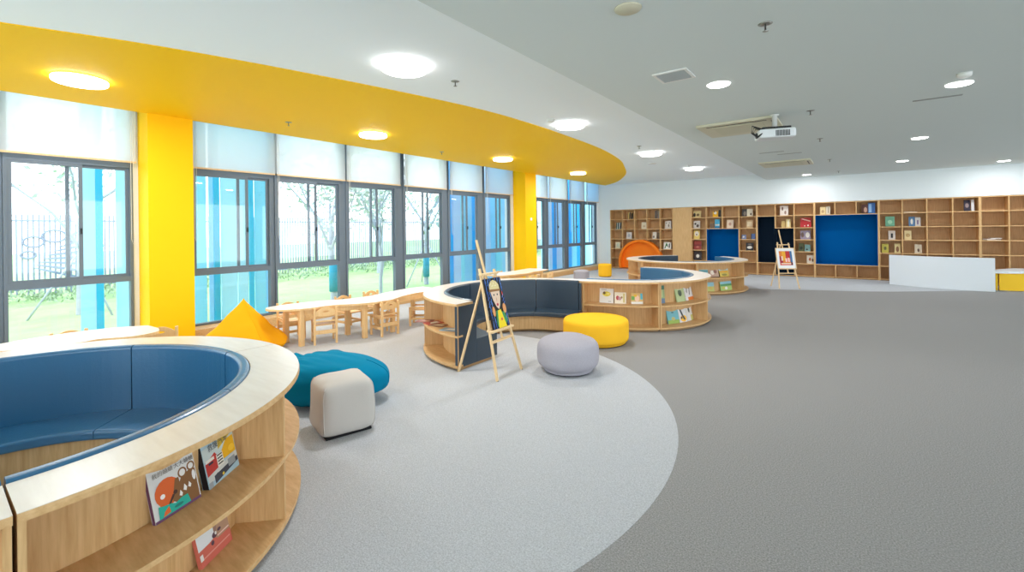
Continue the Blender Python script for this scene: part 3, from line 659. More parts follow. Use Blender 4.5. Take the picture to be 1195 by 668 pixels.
def wallbook(x, row, w, h, cover, shapes, label, t=.03, turn=0, lean=8, y=.12):
    book(w, h, t, cover, shapes, label=label, group='books on the end wall bookcase', loc=(x, YB+y, ZR[row]+.001 if row < 6 else .036), rz=D(turn), lean=lean)
K = (40,38,40); Wh = (226,222,214); Cr = (214,196,150)
row = {1:'top shelf', 2:'second shelf', 3:'third shelf', 4:'fourth shelf', 5:'fifth shelf'}
WB = [
 (-6.5,1,.09,.24,(206,176,110),[(K,rc(.6,1,0,1))],'tan book with a black half','of the ring bookcase'), (-6.38,1,.06,.22,(60,52,46),[],'thin dark book beside the tan one','of the ring bookcase'),
 (-5.52,1,.1,.28,(128,112,100),[((90,80,76),rc(.3,.6,0,1))],'grey-brown upright book','of the ring bookcase'), (-5.4,1,.05,.26,(170,160,150),[],'slim pale grey book','of the ring bookcase'),
 (-6.96,2,.1,.24,(52,86,84),[(Wh,rc(.35,.6,0,1))],'dark teal book with a white band','of the ring bookcase'), (-6.84,2,.07,.25,(40,44,42),[(Wh,rc(0,.4,0,1))],'black and white slim book','of the ring bookcase'),
 (-6.0,2,.19,.24,(228,216,190),[((200,180,150),el(.5,.4,.2,.15))],'cream book leaning alone','of the ring bookcase'),
 (-5.16,2,.2,.27,(214,208,200),[(K,el(.2,.7,.07,.07)),((120,104,90),el(.6,.4,.1,.2)),(K,el(.7,.75,.08,.06))],'white book with black dots','of the ring bookcase'), (-4.94,2,.06,.26,(90,80,72),[],'narrow dark brown book','of the ring bookcase'),
 (-6.57,3,.2,.24,(214,208,204),[((170,176,190),el(.5,.5,.25,.25))],'greyish white book','of the ring bookcase'), 
 (-5.6,3,.13,.24,(226,218,206),[((120,104,96),el(.3,.3,.2,.2))],'white book','of the ring bookcase'), (-5.45,3,.12,.22,(104,84,66),[],'brown book','of the ring bookcase'),
 (-7.0,4,.19,.23,(222,212,180),[((190,200,180),el(.5,.5,.25,.3))],'pale cream book','of the ring bookcase'),
 (-5.22,4,.25,.24,(232,232,228),[((40,110,70),[(.1,.1),(.35,.85),(.45,.85),(.62,.3),(.5,.3),(.38,.55),(.25,.1)]),(K,rc(.7,.85,.2,.8))],'white book with a green A-shaped drawing','of the ring bookcase'),
 (-4.22,1,.24,.22,(206,186,130),[(K,el(.15,.4,.16,.3)),((110,90,60),el(.6,.4,.2,.2))],'cream book with a dark blot','beside the plain door panel'),
 (-4.22,2,.2,.25,(206,200,194),[(K,el(.3,.6,.16,.14)),((90,76,70),el(.65,.35,.22,.2))],'white and black patterned book','beside the plain door panel'),
 (-4.22,3,.19,.29,(222,196,110),[(Wh,el(.5,.6,.35,.28)),((130,110,90),el(.5,.5,.12,.12))],'yellow book with a white cloud','beside the plain door panel'),
 (-4.22,4,.24,.29,(150,58,50),[((120,44,42),rc(0,1,.4,.6)),((190,110,96),el(.5,.3,.2,.12))],'dark red book','beside the plain door panel'),
 (-4.22,5,.24,.3,(58,50,54),[(Wh,el(.5,.45,.22,.2)),((30,26,30),rc(0,1,0,.12))],'black book with a white blot','beside the plain door panel'),
 (-3.62,1,.16,.19,(240,182,30),[(Wh,el(.5,.7,.3,.22)),(K,el(.3,.9,.12,.1))],'yellow and white book','above the square blue nook'), (-3.44,1,.06,.23,(44,46,40),[],'thin black book beside the yellow one','above the square blue nook'),
 (-3.7,2,.12,.16,(120,100,80),[],'small brown book','above the square blue nook'), (-3.56,2,.15,.29,(74,174,214),[(Wh,rc(.1,.9,.3,.45)),((40,130,180),rc(0,1,0,.2))],'light blue tall book','above the square blue nook'),
 (-3.2,2,.19,.26,(226,206,184),[((196,150,130),el(.5,.5,.2,.2))],'peach cream book','above the square blue nook'),
 (-2.76,1,.14,.23,(48,44,46),[((120,110,100),el(.6,.4,.3,.3))],'dark book behind two pale ones','right of the square blue nook'), (-2.62,1,.16,.23,(222,212,190),[((90,70,60),el(.7,.3,.15,.15))],'cream book beside a dark one','right of the square blue nook'),
 (-2.64,2,.18,.24,(206,176,134),[((226,206,170),rc(.15,.85,.2,.8))],'beige framed book','right of the square blue nook'),
 (-2.77,3,.12,.14,(120,134,170),[(Wh,el(.4,.5,.2,.2))],'small grey-blue book','right of the square blue nook'), (-2.52,3,.12,.17,(80,110,170),[(K,rc(0,.2,0,1))],'small blue book','right of the square blue nook'),
 (-2.66,4,.21,.24,(40,36,38),[(Wh,el(.5,.4,.35,.18)),((120,110,110),el(.5,.8,.25,.08))],'black book with a white oval','right of the square blue nook'),
 (-1.73,1,.21,.29,(224,214,206),[((120,90,84),el(.3,.7,.1,.2)),((150,120,110),el(.65,.3,.12,.2))],'tall cream book','above the far easel'),
 (-1.7,2,.1,.2,(196,170,110),[],'tan small book','above the far easel'), (-1.58,2,.12,.25,(220,200,140),[((240,236,210),rc(.3,.7,.1,.9))],'pale yellow book','above the far easel'),
 (-1.22,2,.27,.28,(176,44,48),[((230,190,180),[(.1,.85),(.9,.6),(.95,.68),(.15,.95)]),(Wh,el(.7,.2,.06,.08)),(Wh,el(.4,.15,.05,.06))],'red book with white marks','right of the far easel'),
 (-1.22,3,.25,.26,(150,140,160),[(Wh,el(.7,.5,.2,.3)),((120,100,90),el(.2,.5,.15,.3))],'greyish lilac book','right of the far easel'),
 (-1.27,4,.13,.24,(84,92,62),[((40,50,40),el(.5,.4,.3,.2))],'dark green book','right of the far easel'), (-1.12,4,.14,.2,(120,160,160),[(K,el(.4,.3,.2,.1))],'teal grey book','right of the far easel'),
 (-1.07,5,.19,.24,(228,220,206),[((170,90,60),el(.4,.5,.15,.2)),((110,80,60),el(.75,.4,.12,.2))],'cream book with brown drawings','right of the far easel'),
 (-.74,1,.13,.22,(222,200,150),[((180,150,110),el(.5,.4,.25,.2))],'cream book','above the widest blue nook'), (-.6,1,.1,.23,(210,200,180),[((60,60,50),rc(.5,.6,.2,.9))],'pale book with a dark line','above the widest blue nook'),
 (.2,1,.14,.25,(96,60,54),[((200,160,140),el(.6,.4,.25,.3))],'dark brown portrait book','above the widest blue nook'), (.34,1,.15,.29,(60,110,180),[((150,190,230),rc(.1,.5,.1,.9))],'bright blue book','above the widest blue nook'),
 (.7,2,.19,.27,(112,176,146),[((160,210,180),el(.5,.45,.25,.2)),((80,130,110),rc(0,1,0,.08))],'mint green book','right of the widest blue nook'),
 (.76,3,.14,.24,(214,204,196),[(K,rc(.35,.65,.2,.7))],'white book with a black mark','right of the widest blue nook'),
 (.62,4,.14,.24,(190,180,80),[((110,110,60),el(.5,.5,.2,.2))],'olive yellow book','right of the widest blue nook'), (.88,4,.12,.25,(222,206,150),[((140,100,70),el(.5,.4,.25,.3))],'cream and brown book','right of the widest blue nook'),
 (1.17,2,.12,.25,(90,130,170),[(Wh,el(.5,.5,.2,.3))],'blue and white book','behind the white desk'), (1.3,2,.1,.23,(224,218,214),[((130,110,150),rc(.3,.6,.2,.7))],'white book beside a blue one','behind the white desk'),
 (1.08,3,.14,.24,(226,206,156),[((190,160,110),el(.5,.5,.3,.2))],'sand coloured book','behind the white desk'),
 (1.28,4,.14,.23,(222,208,184),[((110,90,80),el(.5,.35,.15,.2))],'ivory book with a small dark figure','behind the white desk'),
 (2.2,1,.11,.28,(50,44,60),[((150,130,130),el(.5,.5,.3,.2))],'dark purple book','behind the white desk'), (2.33,1,.05,.28,(222,222,224),[],'thin white book','behind the white desk'),
]
for x, k, w, h, c, s, lb, pl in WB:
    wallbook(x, k, w, h, c, s, '%s on the %s %s' % (lb, row[k], pl))
# flat lying ones
def flatpile(x, k, items):
    z = ZR[k]+.001
    for (dx, w, h, c, rz, lb) in items:
        b = MB(); b.box(-w/2, w/2, -h/2, h/2, 0, .002, bmcol(c)).box(-w/2+.003, w/2-.003, -h/2+.003, h/2, .002, .014, PAGE).box(-w/2, w/2, -h/2, h/2, .014, .016, bmcol(c))
        o = b.build('picture_book', loc=(x+dx, YB+.16, z), rot=rz, weld=False); tag(o, lb, 'book', 'books on the end wall bookcase'); z += .0165
flatpile(2.68, 3, [(0,.24,.2,(196,180,170),.2,'grey book lying flat, bottom of the pile over the low bench'),(-.04,.22,.18,(150,80,80),-.3,'reddish book lying flat, middle of the pile over the low bench'),(.05,.2,.17,(222,222,226),.1,'white book lying flat, top of the pile over the low bench')])
flatpile(1.2, 1, [(0,.26,.2,(214,190,150),.05,'thin beige book lying flat on the top shelf behind the white desk')])

# ------------------------------------------------------------------ kids tables and chairs
def ktable(near, far, legs, label):
    pts = smooth_curve(near, 6)+smooth_curve(far, 6)
    cx = sum(p[0] for p in pts)/len(pts); cy = sum(p[1] for p in pts)/len(pts)
    r = empty('kids_table', (cx, cy, 0)); tag(r, label, 'table', 'wavy kids tables along the windows')
    pts = [(x-cx, y-cy) for x, y in pts]
    tt = MB().prism(pts, .474, .499, BEECH).build('tabletop', r, weld=False)
    MB().prism([(x*.995, y*.995) for x, y in pts], .499, .5005, TABW).build('white_laminate', tt, weld=False)
    for x, y in legs: box1('leg', -.03, .03, -.03, .03, 0, .474, BEECH, r, loc=(x-cx, y-cy, 0), bevel=.006)
    xs = [l[0]-cx for l in legs]; ys = [l[1]-cy for l in legs]
    b = MB(); b.beam((xs[0],ys[0],.44),(xs[1],ys[1],.44),.02,.06,BEECH).beam((xs[2],ys[2],.44),(xs[3],ys[3],.44),.02,.06,BEECH).beam((xs[0],ys[0],.44),(xs[2],ys[2],.44),.02,.06,BEECH).beam((xs[1],ys[1],.44),(xs[3],ys[3],.44),.02,.06,BEECH); b.build('apron', r, weld=False)
ktable([(-5.99,2.75),(-5.8,2.87),(-5.66,3.1),(-5.6,3.4),(-5.44,3.62),(-5.33,3.85),(-5.31,4.0)], [(-5.9,4.0),(-5.95,3.8),(-6.1,3.5),(-6.2,3.1),(-6.2,2.85),(-6.1,2.76),(-5.99,2.75)],
       [(-5.75,3.05),(-6.11,3.03),(-5.44,3.79),(-5.82,3.77)], 'wavy white-topped kids table nearest the yellow beanbag')
ktable([(-5.31,4.005),(-5.33,4.2),(-5.46,4.5),(-5.54,4.8),(-5.5,5.1),(-5.5,5.4)], [(-6.05,5.4),(-6.08,5.0),(-6.0,4.6),(-5.9,4.2),(-5.9,4.005)],
       [(-5.42,4.25),(-5.77,4.24),(-5.56,5.1),(-5.96,5.1)], 'wavy white-topped kids table running up to the navy shelf bench')
ktable([(-6.0,.3),(-5.78,.6),(-5.71,.93),(-5.73,1.07),(-5.6,1.3),(-5.66,1.5),(-5.85,1.56)], [(-6.12,1.54),(-6.28,1.3),(-6.35,1.0),(-6.3,.6),(-6.2,.35),(-6.0,.3)],
       [(-5.84,.6),(-6.18,.6),(-5.74,1.35),(-6.14,1.35)], 'wavy white-topped kids table behind the nearest blue seat')
ktable([(-6.0,7.55),(-5.9,7.9),(-5.82,8.3),(-5.9,8.7),(-5.88,9.1),(-5.95,9.35)], [(-6.5,9.35),(-6.45,8.9),(-6.42,8.4),(-6.5,7.9),(-6.45,7.55)],
       [(-5.98,7.8),(-6.38,7.8),(-5.98,9.1),(-6.4,9.1)], 'wavy white-topped kids table below the far yellow column')
def make_chair():
    r = empty('kids_chair', (0,0,0)); tag(r, 'x', 'chair', 'small beech chairs at the kids tables')
    b = MB(); b.prism([(-.14,-.13),(.14,-.13),(.13,.13),(-.13,.13)], .245, .262, BEECH); b.build('seat', r, bevel=.004)
    for sx in (-1, 1):
        box1('leg', sx*.135-.013, sx*.135+.013, -.135, -.105, 0, .30, BEECH, r, bevel=.004)
        b = MB(); b.beam((sx*.135,.14,0),(sx*.135,.155,.49),.026,.034,BEECH,up=(0,1,0)); b.build('leg', r, bevel=.004)
        b = MB(); b.box(sx*.135-.008, sx*.135+.008, -.11, .14, .10, .135, BEECH); b.build('side_rail', r)
        b = MB(); b.box(sx*.135-.009, sx*.135+.009, -.125, .15, .275, .30, BEECH); b.build('side_rail', r)
    # top rail with an arched head and a hand slot
    out = [(-.125,.38)]+[(-.125+.25*k/12, .44+.055*math.sin(PI*k/12)) for k in range(13)]+[(.125,.38)]+[(.125-.25*k/12, .385-.012*math.sin(PI*k/12)) for k in range(1,12)]
    hole = [(.035*math.cos(t), .437+.011*math.sin(t)) for t in [2*PI*k/12 for k in range(12)]]
    bm = bmesh.new()
    def ringe(pts, y):
        vs = [bm.verts.new((x, y, z)) for x, z in pts]; return vs, [bm.edges.new((vs[i], vs[(i+1) % len(vs)])) for i in range(len(vs))]
    vo, eo = ringe(out, 0); vh, eh = ringe(hole, 0)
    bmesh.ops.triangle_fill(bm, use_beauty=True, edges=eo+eh)
    g = bmesh.ops.extrude_face_region(bm, geom=list(bm.faces)); bmesh.ops.translate(bm, vec=(0,.016,0), verts=[v for v in g['geom'] if isinstance(v, bmesh.types.BMVert)])
    bmesh.ops.recalc_face_normals(bm, faces=bm.faces)
    me = bpy.data.meshes.new('backrest'); bm.to_mesh(me); bm.free(); me.materials.append(BEECH)
    o = bpy.data.objects.new('backrest', me); C.objects.link(o); o.parent = r; o.location = (0,.144,0)
    box1('crossbar', -.125, .125, .142, .156, .14, .19, BEECH, r); box1('crossbar', -.125, .125, .145, .158, .30, .318, BEECH, r); box1('front_rail', -.125, .125, -.127, -.113, .10, .135, BEECH, r)
    return r
ch0 = make_chair(); first = True
# local back is +y; rz turns it
for x, y, a, lb in [(-5.72,3.35,-113,'small beech chair on the room side at the near end of the wavy table row'),
   (-5.42,4.1,-92,'small beech chair turned to the room in the middle of the wavy table row'),
   (-5.5,4.84,-53,'small beech chair beside the end of the navy shelf bench'),
   (-6.3,3.2,80,'small beech chair on the window side at the near end of the wavy table row'),
   (-6.2,4.05,95,'small beech chair on the window side in the middle of the wavy table row'),
   (-6.3,4.62,90,'small beech chair on the window side, third along the wavy table row'),
   (-6.06,1.66,-113,'small beech chair in front of the first yellow column'),
   (-6.4,1.0,95,'small beech chair on the window side of the table behind the nearest seat'),
   (-6.32,.36,95,'small beech chair by the window at the picture edge'),
   (-5.68,8.75,-80,'small beech chair at the right of the table below the far yellow column'),
   (-5.66,8.05,-95,'small beech chair at the left of the table below the far yellow column'),
   (-6.6,8.4,90,'small beech chair between the far table and the windows')]:
    c = ch0 if first else copy_tree(ch0); first = False
    c.location = (x, y, 0); c.rotation_euler.z = D(a); c['label'] = lb

# ------------------------------------------------------------------ poufs and beanbags
def pouf(x, y, r, h, m, label, p=3, top=.75):
    prof = []
    for k in range(29):
        t = -1+2*k/28; q = abs(t)**p
        tt = min(.9995, abs(t)); rr = r*(1-tt**p)**(1/p)
        prof.append((max(rr, r*top*.98 if t < 0 else .001), h/2+t*h/2))
    top_ = [(rr, z) for rr, z in prof if rr > r*top or z < h/2] + [(r*top*.7, h+.001), (r*.3, h+.003), (.001, h+.004)]
    e = empty('pouf', (x, y, .001)); tag(e, label, 'pouf', 'round poufs')
    MB().lathe(top_, m, 64, (0,0,.012)).build('cushion_body', e); MB().lathe([(r*top*.93,0),(r*top*.93,.013)], BLACK, 48).build('base_pad', e)
pouf(-2.42, 4.17, .325, .345, GFELT, 'light grey round pouf on the carpet edge', 3.5, .8)
pouf(-2.72, 5.42, .425, .315, YFELT, 'large mustard yellow round pouf in front of the navy seat', 7, .93)
pouf(-5.9, 10.95, .21, .34, GFELT, 'small grey pouf near the windows beyond the middle seat', 9, .93)
pouf(-6.06, 12.75, .2, .38, YFELT, 'tall narrow yellow pouf standing before the orange ring', 14, .95)

def sphere_shape(fn, mat_, name, parent, nu=72, nv=40):
    b = MB(); vs = []; fs = []
    for j in range(nv+1):
        ph = -PI/2+PI*j/nv
        for i in range(nu):
            th = 2*PI*i/nu; vs.append(fn(th, ph))
    for j in range(nv):
        for i in range(nu): fs.append((j*nu+i, j*nu+(i+1)%nu, (j+1)*nu+(i+1)%nu, (j+1)*nu+i))
    b.raw(vs, fs, mat_, True); return b.build(name, parent)
from mathutils import noise
def se(c, p): return math.copysign(abs(c)**p, c)
# grey canvas cube
e = empty('cube_beanbag', (-3.12, 1.97, .001), D(74)); tag(e, 'pale grey cube-shaped beanbag in front of the teal one', 'beanbag')
def cube_fn(th, ph):
    p = .33; x = .21*se(math.cos(ph), p)*se(math.cos(th), p); y = .205*se(math.cos(ph), p)*se(math.sin(th), p); z = .19*se(math.sin(ph), p)
    t = (z+.19)/.38; k = 1-.05*t; x *= k; y *= k
    if z > .1: z += .02*math.cos(x*9)*math.cos(y*9)+.012*noise.noise(Vector((x*9, y*9, 1)))
    w = noise.noise(Vector((x*7, y*7, z*5)))*.018+noise.noise(Vector((x*18, y*14, z*10)))*.005
    return (x*(1+w*3), y*(1+w*3), z+.2)
sphere_shape(cube_fn, CFELT, 'canvas_body', e); box1('base_panel', -.165, .165, -.16, .16, 0, .016, BLACK, e)
for sx in (-1, 1):
    for sy in (-1, 1):
        th = math.atan2(sy, sx); MB().tube([Vector(cube_fn(th, D(a)))*1.004 for a in range(-40, 50, 6)], .004, CFELT, 6).build('piping', e)

# teal beanbag
e = empty('teal_beanbag', (-3.72, 2.22, .001), D(36.97)); tag(e, 'big teal blue beanbag slumped behind the grey cube', 'beanbag'); e.name = 'beanbag'
def teal_fn(th, ph):
    x = .44*se(math.cos(ph), .75)*se(math.cos(th), .8); y = .34*se(math.cos(ph), .75)*se(math.sin(th), .8); z = .2*se(math.sin(ph), .75)
    # pinched corner on the right, seam corners left
    g = math.exp(-((x-.5)**2/.03+(y)**2/.05)); x += .1*g; z -= .01*g
    z *= 1-.12*max(0, x/.5)
    for cx_, cy_, a_ in ((-.36, .1, .06), (-.02, .22, .025)):
        z += a_*math.exp(-((x-cx_)**2+(y-cy_)**2)/.003)*(1 if z > 0 else 0)
    z = max(z, -.2)
    w = noise.noise(Vector((x*3+y*9, y*4-x*2, z*7)))*.016+.006*math.sin((x*1.2+y*2.2+z)*38)*math.exp(-((x+.25)**2)/.04)
    return (x, y, z+.2+w*(1 if z > -.15 else 0))
sphere_shape(teal_fn, TFELT, 'canvas_body', e, 120, 60)
b = MB(); pts = []
for k in range(25):
    t = -PI/2*0+PI*k/24; v = Vector(teal_fn(0, -PI/2+t)); pts.append(v*1.004)
b.tube(pts[5:20], .004, TFELT, 6)
b.build('seam_piping', e, weld=False)
# yellow pyramid beanbag
e = empty('beanbag', (-6.25, 2.54, .001), D(36.97)); tag(e, 'amber yellow pyramid-shaped beanbag by the first window past the column', 'beanbag')
def yel_fn(th, ph):
    s_ = math.sin(ph); t = (s_+1)/2; z = .645*t**1.0
    if t > .9: z = .645*t
    p = .6; rr = .59*(1-t)**1.08 if t > .16 else .59*(.84**1.08)*(.8+.2*math.sin(t/.16*PI/2))
    rr = max(rr, .006)
    x = rr*se(math.cos(th), p)*1.0; y = rr*se(math.sin(th), p)*.85
    x += .02*t
    w = noise.noise(Vector((x*5, y*5, z*5)))*.03+noise.noise(Vector((x*2+z*8, y*12, z*3)))*.012
    k = min(1, (1-t)*4); g = math.exp(-((x-.45)**2+y*y)/.02)*(1-t)
    return (x*(1+w*k*1.5)+.05*g, .8*y*(1+w*k*1.5), z*(1-.6*g)+w*.3*k*(1 if z > .05 else 0))
sphere_shape(yel_fn, AMBER, 'canvas_body', e, 96, 60)
b = MB(); pts = [Vector(yel_fn(-.7, -PI/2+PI*k/24))*1.003 for k in range(6, 25)]; b.tube(pts, .005, AMBER, 6); b.build('seam_piping', e)

# ------------------------------------------------------------------ easels
def easel(x, y, rz, label):
    r = empty('easel', (x, y, .0)); r.rotation_euler.z = rz; tag(r, label, 'easel', 'pine display easels')
    sl = .25
    def P(px, z, back=0): return (px, z*sl+back, z)
    def bar(name, a, b_, w=.026, t=.02): return MB().beam(a, b_, w, t, PINE, up=(0,1,0)).build(name, r, bevel=.002)
    bar('upright', P(-.225,0), P(-.135,1.09)); bar('upright', P(.225,0), P(.11,1.07))
    bar('centre_post', P(.03,.36,.02), P(-.06,1.385,.022), .024, .016)
    bar('rear_leg', (-.07,.26,1.03), (-.18,.53,.0), .024, .02)
    bar('crossbar', P(-.17,1.03,-.018), P(.125,1.03,-.018), .02, .04)
    bar('crossbar', P(-.2,.36,0), P(.19,.36,0), .02, .035)
    bar('crossbar', P(-.19,.47,.02), P(.18,.47,.02), .02, .03)
    b = MB(); b.box(-.2, .19, .47*sl-.05, .47*sl-.008, .455, .475, PINE); b.build('tray', r, bevel=.002)
    for px in (-.225,.225): MB().lathe([(.012,0),(.012,.008)], DARKP, 10, (px,0,0)).build('foot_pad', r)
    return r
def picture(x, y, rz, w, h, z0, xo, frame, shapes, label, edge, cat='painting'):
    r = empty('painting', (x, y, 0)); r.rotation_euler.z = rz; tag(r, label, cat)
    M = Matrix.Translation((xo, z0*.25-.024, z0)) @ Matrix.Rotation(-math.atan(.25), 4, 'X')
    b = MB(); b.box(0, w, 0, .014, 0, h, bmcol(edge), M); cv = b.build('canvas', r)
    b = MB(); 
    for i, (c, pts) in enumerate(shapes): b.poly([M @ Vector((px*w, -.0006-.00012*i, pz*h)) for px, pz in pts], bmcol(c))
    b.build('painted_picture', cv, weld=False)
    if frame:
        b = MB(); f = .012
        for a in ((-f,w+f,-f,0),(-f,w+f,h,h+f),(-f,0,0,h),(w,w+f,0,h)): b.box(a[0],a[1],-.006,.016,a[2],a[3],PINE,M)
        b.build('picture_frame', r, weld=False)
E1 = (-2.815, 3.675, D(93.8)); E2 = (-1.2, 12.42, D(31))
easel(*E1, 'pine easel carrying the painted portrait beside the navy seat'); easel(*E2, 'pine easel with the framed picture before the dark wall nooks')
BL = (70, 120, 200); SK = (226, 200, 176); R = random.Random(5)
shp = [((24,26,34), rc(0,1,0,1))]
for kx in range(7):
    for kz in range(14):
        x, z = .08+kx*.14+R.uniform(-.02,.02), .04+kz*.071+R.uniform(-.01,.01)
        if (.24 < x < .8 and z < .93) or R.random() < .12: continue
        a = (1.25, 1.9, .6)[(kx+kz//3) % 3]; shp.append((R.choice((BL, (96,146,224), (62,104,190))), el(x, z, .07, .014, 10, a)))
shp += [((60,140,90), [(.26,.1),(.34,.34),(.5,.36),(.52,.06),(.3,.02)]), ((60,140,90), [(.62,.06),(.66,.3),(.8,.3),(.92,.12),(.8,.06)]), ((226,160,100), el(.22,.34,.08,.1)), ((226,160,100), el(.86,.36,.1,.1)), ((240,214,40), [(.32,.0),(.44,.34),(.62,.36),(.8,.0)]),
 (SK, [(.22,.76),(.3,.56),(.42,.42),(.54,.36),(.64,.44),(.74,.58),(.78,.76)]), ((222,206,150), [(.2,.74),(.24,.88),(.36,.94),(.5,.96),(.66,.93),(.78,.86),(.8,.74)]), ((150,104,60), [(.18,.73),(.82,.72),(.82,.76),(.18,.78)]),
 ((60,60,70), el(.4,.66,.035,.02)), ((60,60,70), el(.6,.66,.035,.02)), ((200,150,130), el(.5,.56,.02,.05)), ((200,60,80), el(.5,.46,.06,.03)), ((150,50,60), el(.5,.46,.03,.012)), ((226,90,80), el(.58,.16,.05,.03)), ((230,90,80), el(.9,.66,.02,.05))]
for k in range(9): shp.append(((246,240,210), el(.28+.055*k, .86+.03*math.sin(k*2), .02, .012, 6)))
picture(*E1, .3, .52, .478, -.145, False, shp, 'painted portrait of a crowned face in a yellow dress on black and blue', (30,30,36))
shp = [((240,240,242), rc(0,1,0,1)), ((226,130,50), rc(.14,.86,.15,.86)), ((170,40,60), rc(.14,.32,.15,.6)), ((236,170,50), rc(.3,.52,.4,.86)), ((190,50,50), rc(.5,.74,.5,.86)), ((60,110,160), rc(.74,.86,.3,.86)), ((220,60,50), rc(.14,.86,.15,.26)), ((240,206,180), rc(.24,.34,.38,.6)), ((240,200,190), rc(.46,.56,.32,.5)), ((240,200,190), rc(.6,.7,.32,.52)), ((240,214,190), rc(.2,.78,.2,.26)), ((60,20,40), rc(.76,.84,.15,.3)), ((230,60,60), rc(.56,.6,.3,.6))]
picture(*E2, .4, .48, .478, -.2, True, shp, 'white-matted picture in red, orange and blue on the far easel', (236,236,238), cat='picture')

# ------------------------------------------------------------------ desk and low bench
face = smooth_curve([(.72,14.62),(1.1,14.36),(1.55,14.17),(2.0,14.08),(2.45,14.07)], 8)
r = empty('reception_desk', (1.6, 14.3, .001)); tag(r, 'curved white reception desk front standing free on the carpet', 'desk')
sh = lambda P: [(x-1.6, y-14.3) for x, y in P]
back = [(x+.0, y+.045) for x, y in face][::-1]
MB().prism(sh(face+back), 0, .73, DESKW).build('front_panel', r, weld=False)
inner = [(x+.0, y+.046) for x, y in face]; deep = [(x+.04, y+.48) for x, y in face][::-1]
MB().prism(sh(inner+deep), .60, .63, DESKW).build('worktop', r, weld=False)
box1('side_panel', .72, .76, -.18, .25, 0, .6, DESKW, r); box1('side_panel', -.8, -.76, .38, .78, 0, .6, DESKW, r)
r = empty('low_bench', (3.2, 14.9, .001)); tag(r, 'low white-topped bench with yellow open front beside the white desk', 'bench')
YP = mat('yellow_laminate', (255, 204, 40), .5)
top = [(2.42,14.28),(2.7,14.34),(3.0,14.5),(3.5,14.65),(4.3,14.8),(4.3,15.47),(2.98,15.47),(2.66,14.95),(2.48,14.6)]
MB().prism([(x-3.2, y-14.9) for x, y in top], .385, .43, DESKW).build('benchtop', r, weld=False)
b = MB(); b.beam((-.62,-.42,.192),(-.22,-.36,.192),.03,.384,YP); b.build('yellow_panel', r)
b = MB()
for a, c in (((-.66,-.44),(-.66+.02,-.2)),((-.2,-.33),(-.1,.3)),((-.08,-.24),(.02,-.2)),((.05,-.15),(.95,.0))):
    b = MB(); b.beam((a[0],a[1],.192),(c[0],c[1],.192),.03,.384,YP); b.build('yellow_panel', r)

# ------------------------------------------------------------------ ceiling things
def disc_light(x, y, z, r, t, label, group, power, cat='ceiling light', name='ceiling_light'):
    e = empty(name, (x, y, z)); tag(e, label, cat, group)
    hs = MB().lathe([(r, -t), (r, 0)], PLASTIC, 40).build('housing', e); MB().lathe([(r-.008, -t-.004), (r+.002, -t+.003), (r+.002, -.012 if t > .02 else -t+.004)], LIT, 40).build('diffuser', hs)
    l = bpy.data.lights.new('lamp', 'AREA'); l.shape = 'DISK'; l.size = 2*r; l.energy = power; l.color = (.97,.98,1)
    lo = bpy.data.objects.new('lamp', l); C.objects.link(lo); lo.parent = e; lo.location = (0,0,-t-.012)
for y, w in ((1.02,'nearest, over the first yellow column'),(4.45,'over the wavy kids tables'),(7.8,'before the far yellow column'),(11.2,'at the tip of the yellow ceiling')):
    disc_light(-6.1, y, 3.043, .21, .045, 'round surface light on the yellow ceiling, '+w, 'lights on the yellow ceiling', 16)
for y, w in ((2.8,'largest in view, above the teal beanbag'),(5.92,'beside the smoke detector at the yellow edge'),(9.3,'third along the white strip'),(12.5,'nearest the bookcase wall')):
    disc_light(-3.35, y, 3.05, .21, .05, 'round surface light on the white ceiling strip, '+w, 'lights on the white ceiling strip', 16)
for x, y, w in ((-1.02,4.7,'by the square air vent'),(.85,6.2,'beneath the smoke detector on the right'),(.87,9.7,'second of the right row'),(.88,13.0,'third of the right row, over the white desk'),(2.7,14.6,'at the far right over the low bench'),(-.98,14.65,'close to the bookcase wall over the far easel')):
    disc_light(x, y, 2.87, .1, .008, 'small recessed downlight in the shaded ceiling, '+w, 'downlights in the grey ceiling', 9, 'downlight', 'downlight')
def sprinkler(x, y, z, w):
    e = empty('sprinkler', (x, y, z)); tag(e, 'small pendent ceiling sprinkler '+w, 'sprinkler', 'ceiling sprinklers')
    MB().lathe([(.022,-.006),(.045,0)], STEEL, 20).build('rose', e); MB().lathe([(.02,-.05),(.006,-.046),(.006,-.0)], STEEL, 14).build('sprinkler_head', e)
for x, y, z, w in ((-.46,3.5,2.87,'nearest in the shaded ceiling'),(-.39,6.5,2.87,'beside the projector'),(-.4,8.7,2.87,'beyond the projector'),(-.37,11.6,2.87,'beside the far air conditioner'),(-.27,14.3,2.87,'close to the bookcase wall'),
   (-3.31,3.44,3.05,'between the first two lights of the white strip'),(-6.35,3.22,3.043,'in the yellow ceiling over the kids tables'),(-3.25,8.4,3.05,'before the third light of the white strip'),(-6.5,6.35,3.043,'in the yellow ceiling, midway'),(-3.3,11.9,3.05,'by the last light of the white strip')):
    sprinkler(x, y, z, w)
def detector(x, y, z, w):
    o = MB().lathe([(.035,-.04),(.05,-.03),(.055,0)], PLASTIC, 24).build('smoke_detector', loc=(x,y,z)); tag(o, 'white smoke detector '+w, 'smoke detector', 'smoke detectors')
detector(-3.42,5.5,3.05,'beside the second light of the white strip'); detector(.83,5.8,2.87,'above the first right-hand row downlight')
o = MB().lathe([(.08,-.008),(.085,0)], CREAMP, 32).build('ceiling_speaker', loc=(-1.11,2.71,2.87)); tag(o, 'round beige ceiling speaker near the top edge of the picture', 'speaker')
o = MB().lathe([(.1,-.008),(.105,0)], PLASTIC, 32).build('access_cover', loc=(-3.9,10.9,3.05)); tag(o, 'round flush ceiling cover between two white strip lights', 'ceiling cover')
